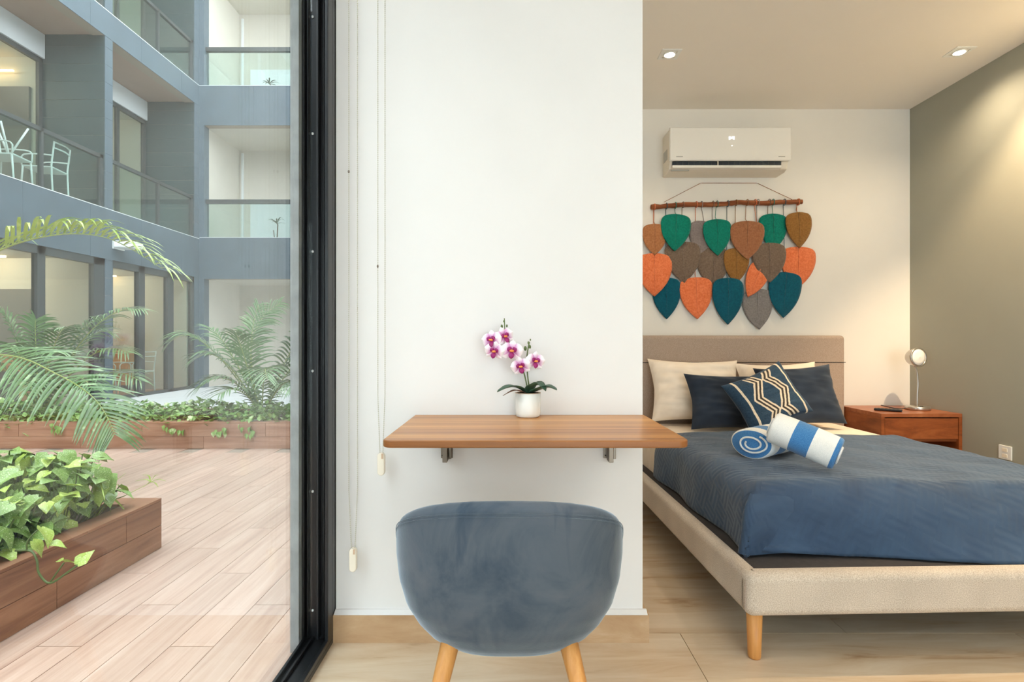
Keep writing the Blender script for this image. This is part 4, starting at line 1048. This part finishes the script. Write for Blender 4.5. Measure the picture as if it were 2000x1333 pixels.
part('room_shelf', m['leg_wood'], (-9.3, -8.05, 9.12, 9.36, .55, .80), (-9.3, -9.22, 9.12, 9.36, 0, .55), (-8.13, -8.05, 9.12, 9.36, 0, .55))
# far wing facing the viewer
for (z0, z1) in ((2.43, 3.36), (5.85, 6.74), (9.30, 10.14)):
    bnd = part('balcony_band', m['grout'], (FX+.01, 1.5, BYY+.01, BYY+.2, z0+.004, z1-.01))
    for k in range(7): part('panel', m['facade'], (FX+k*1.21+.002, FX+(k+1)*1.21-.002, BYY-.002, BYY+.010, z0, z1-.006), parent=bnd)
    part('coping', m['cool_white'], (FX+.01, 1.5, BYY-.006, BYY+.2, z1-.010, z1), parent=bnd)
    part('slab', m['cream'], (FX, 1.5, BYY+.2, 14.0, z0+.02, z0+.45))
part('back_wall', m['cream'], (FX-.2, 1.5, 14.0, 14.2, 0, 10.4)); part('side_wall', m['cream'], (FX-.1, FX+.06, BYY+.2, 14, 0, 10.4)); part('corner_trim', m['facade'], (FX-.12, FX+.11, BYY, BYY+.2, 0, 10.4))
for z in (2.9, 6.3):
    part('divider_strip', m['cool_white'], (-6.84, -6.79, 13.97, 14.0, z, z+2.9)); part('balcony_panel', m['cool_white'], (-6.6, -4.2, 13.95, 13.999, z, z+1.6))
for (zf, zr) in ((3.36, 4.215), (6.74, 7.62)):
    rl = part('handrail', m['rail_metal'], (FX+.12, 1.5, BYY+.05, BYY+.13, zr-.09, zr))
    for k in range(4): part('glass_panel', m['rail_glass'], (FX+.13+k*2.0, FX+.11+(k+1)*2.0, BYY+.086, BYY+.094, zf, zr-.09), parent=rl)
part('ground_floor', m['terrace'], (FX, 1.5, BYY, 14, -.05, .01))

# ---- furniture and plants on the balconies and inside the neighbouring rooms
def metal_chair(loc, rz, label, s=1.0):
    t = thing('metal_chair', loc, label, 'chair', None, rz)
    r = .014
    for sx in (-.2, .2):
        MB().tube(spline([(sx, -.22, 0), (sx, -.20, .44), (sx, -.22, .65), (sx, -.24, .84)], 8), r, 6).build('back_leg', m['white_paint'], t, smooth=True, world=False)
        MB().tube([(sx, .22, 0), (sx, .19, .44)], r, 6).build('front_leg', m['white_paint'], t, smooth=True, world=False)
    for z in (.83, .74): MB().tube(spline([(-.2, -.235, z), (0, -.275, z), (.2, -.235, z)], 8), r*.8, 6).build('back_rail', m['white_paint'], t, smooth=True, world=False)
    MB().box(-.21, .21, -.21, .21, .43, .455).build('seat', m['white_paint'], t, bev=.01, world=False)
    for sx in (-.21, .21): MB().tube(spline([(sx, -.21, .62), (sx, .0, .63), (sx, .19, .60), (sx, .20, .45)], 8), r*.8, 6).build('arm', m['white_paint'], t, smooth=True, world=False)
    return t
metal_chair((-7.36, 8.72, 3.305), R(100), 'white metal armchair on the balcony, nearer the slate pillar')
metal_chair((-7.42, 8.12, 3.305), R(-80), 'white metal armchair on the balcony under the upturned table legs')
tb = thing('upturned_table', (-7.42, 8.16, 3.76), 'white side table turned upside down on a balcony armchair', 'table')
MB().lathe([(.16, .0), (.165, .008), (.165, .014), (.05, .018), (.02, .03)], 24, (-7.42, 8.16, 3.761)).build('table_top', m['white_paint'], tb, smooth=True)
for (dx, dyy) in ((.16, .14), (-.20, .0), (.02, -.16)):
    MB().tube([(-7.42, 8.16, 3.78), (-7.42+dx, 8.16+dyy, 4.24)], .014, 6).build('leg', m['white_paint'], tb, smooth=True)
metal_chair((-7.62, 10.55, .008), R(-90), 'white metal chair inside the ground floor room beside the orange sideboard')
metal_chair((-7.35, 10.85, .008), R(95), 'white metal chair inside the ground floor room near the door mullion')
def ledge_plant(px, Y, zb, ztop, label, n=11):
    x = (px-1000)*Y/F; t = thing('potted_dracaena', (x, Y, zb), label, 'plant')
    MB().lathe([(.09, .0), (.12, .22), (.10, .22), (.01, .2)], 16, (x, Y, zb+.002)).build('pot', m['cool_white'], t, smooth=True)
    stt = MB().tube([(x, Y, zb+.2), (x+.03, Y, ztop-.12), (x, Y, ztop-.08)], .012, 6).tube([(x, Y, zb+.2), (x-.07, Y, ztop-.25)], .01, 6); stt.build('stem', m['bark_root'], t)
    for k in range(n):
        an = k*2.4; el = rnd.uniform(.1, .9); L = rnd.uniform(.16, .26); b = Vector((x, Y, ztop-.1))
        strap([b, b+Vector((math.cos(an)*L*.5, math.sin(an)*L*.5, L*el*.6)), b+Vector((math.cos(an)*L, math.sin(an)*L, L*el*.5))], [(0, .006), (.4, .014), (1, .001)], .001, 'leaf', m['orchid_leaf'], t)
ledge_plant(540, 12.62, 2.885, 3.83, 'dracaena in a pot on the lower balcony of the far wing')
ledge_plant(526, 12.62, 6.305, 7.02, 'small dracaena in a pot on the upper balcony of the far wing')
ledge_plant(332, 11.9, 2.885, 3.85, 'dracaena behind the glass railing of the slate wing balcony') if False else None
wl = thing('floodlight', (FX, 9.75, 2.72), 'white floodlight mounted on the slate band above the glazing', 'wall light')
MB().prismx([(9.62, 2.66), (9.90, 2.66), (9.90, 2.80), (9.62, 2.80)], FX+.004, FX+.03).build('bracket', m['white_paint'], wl, bev=.004)
MB().prism([(FX+.03, 9.60), (FX+.34, 9.66), (FX+.34, 9.94), (FX+.03, 9.92)], 2.68, 2.80).build('housing', m['white_paint'], wl, bev=.02, seg=3)
# opposite end of the courtyard, behind the viewer
struct('wall_courtyard_end', MB().box(FX, -.79, -6.2, -6, -.1, 6.9), m['facade'], label='slate wall closing the courtyard')
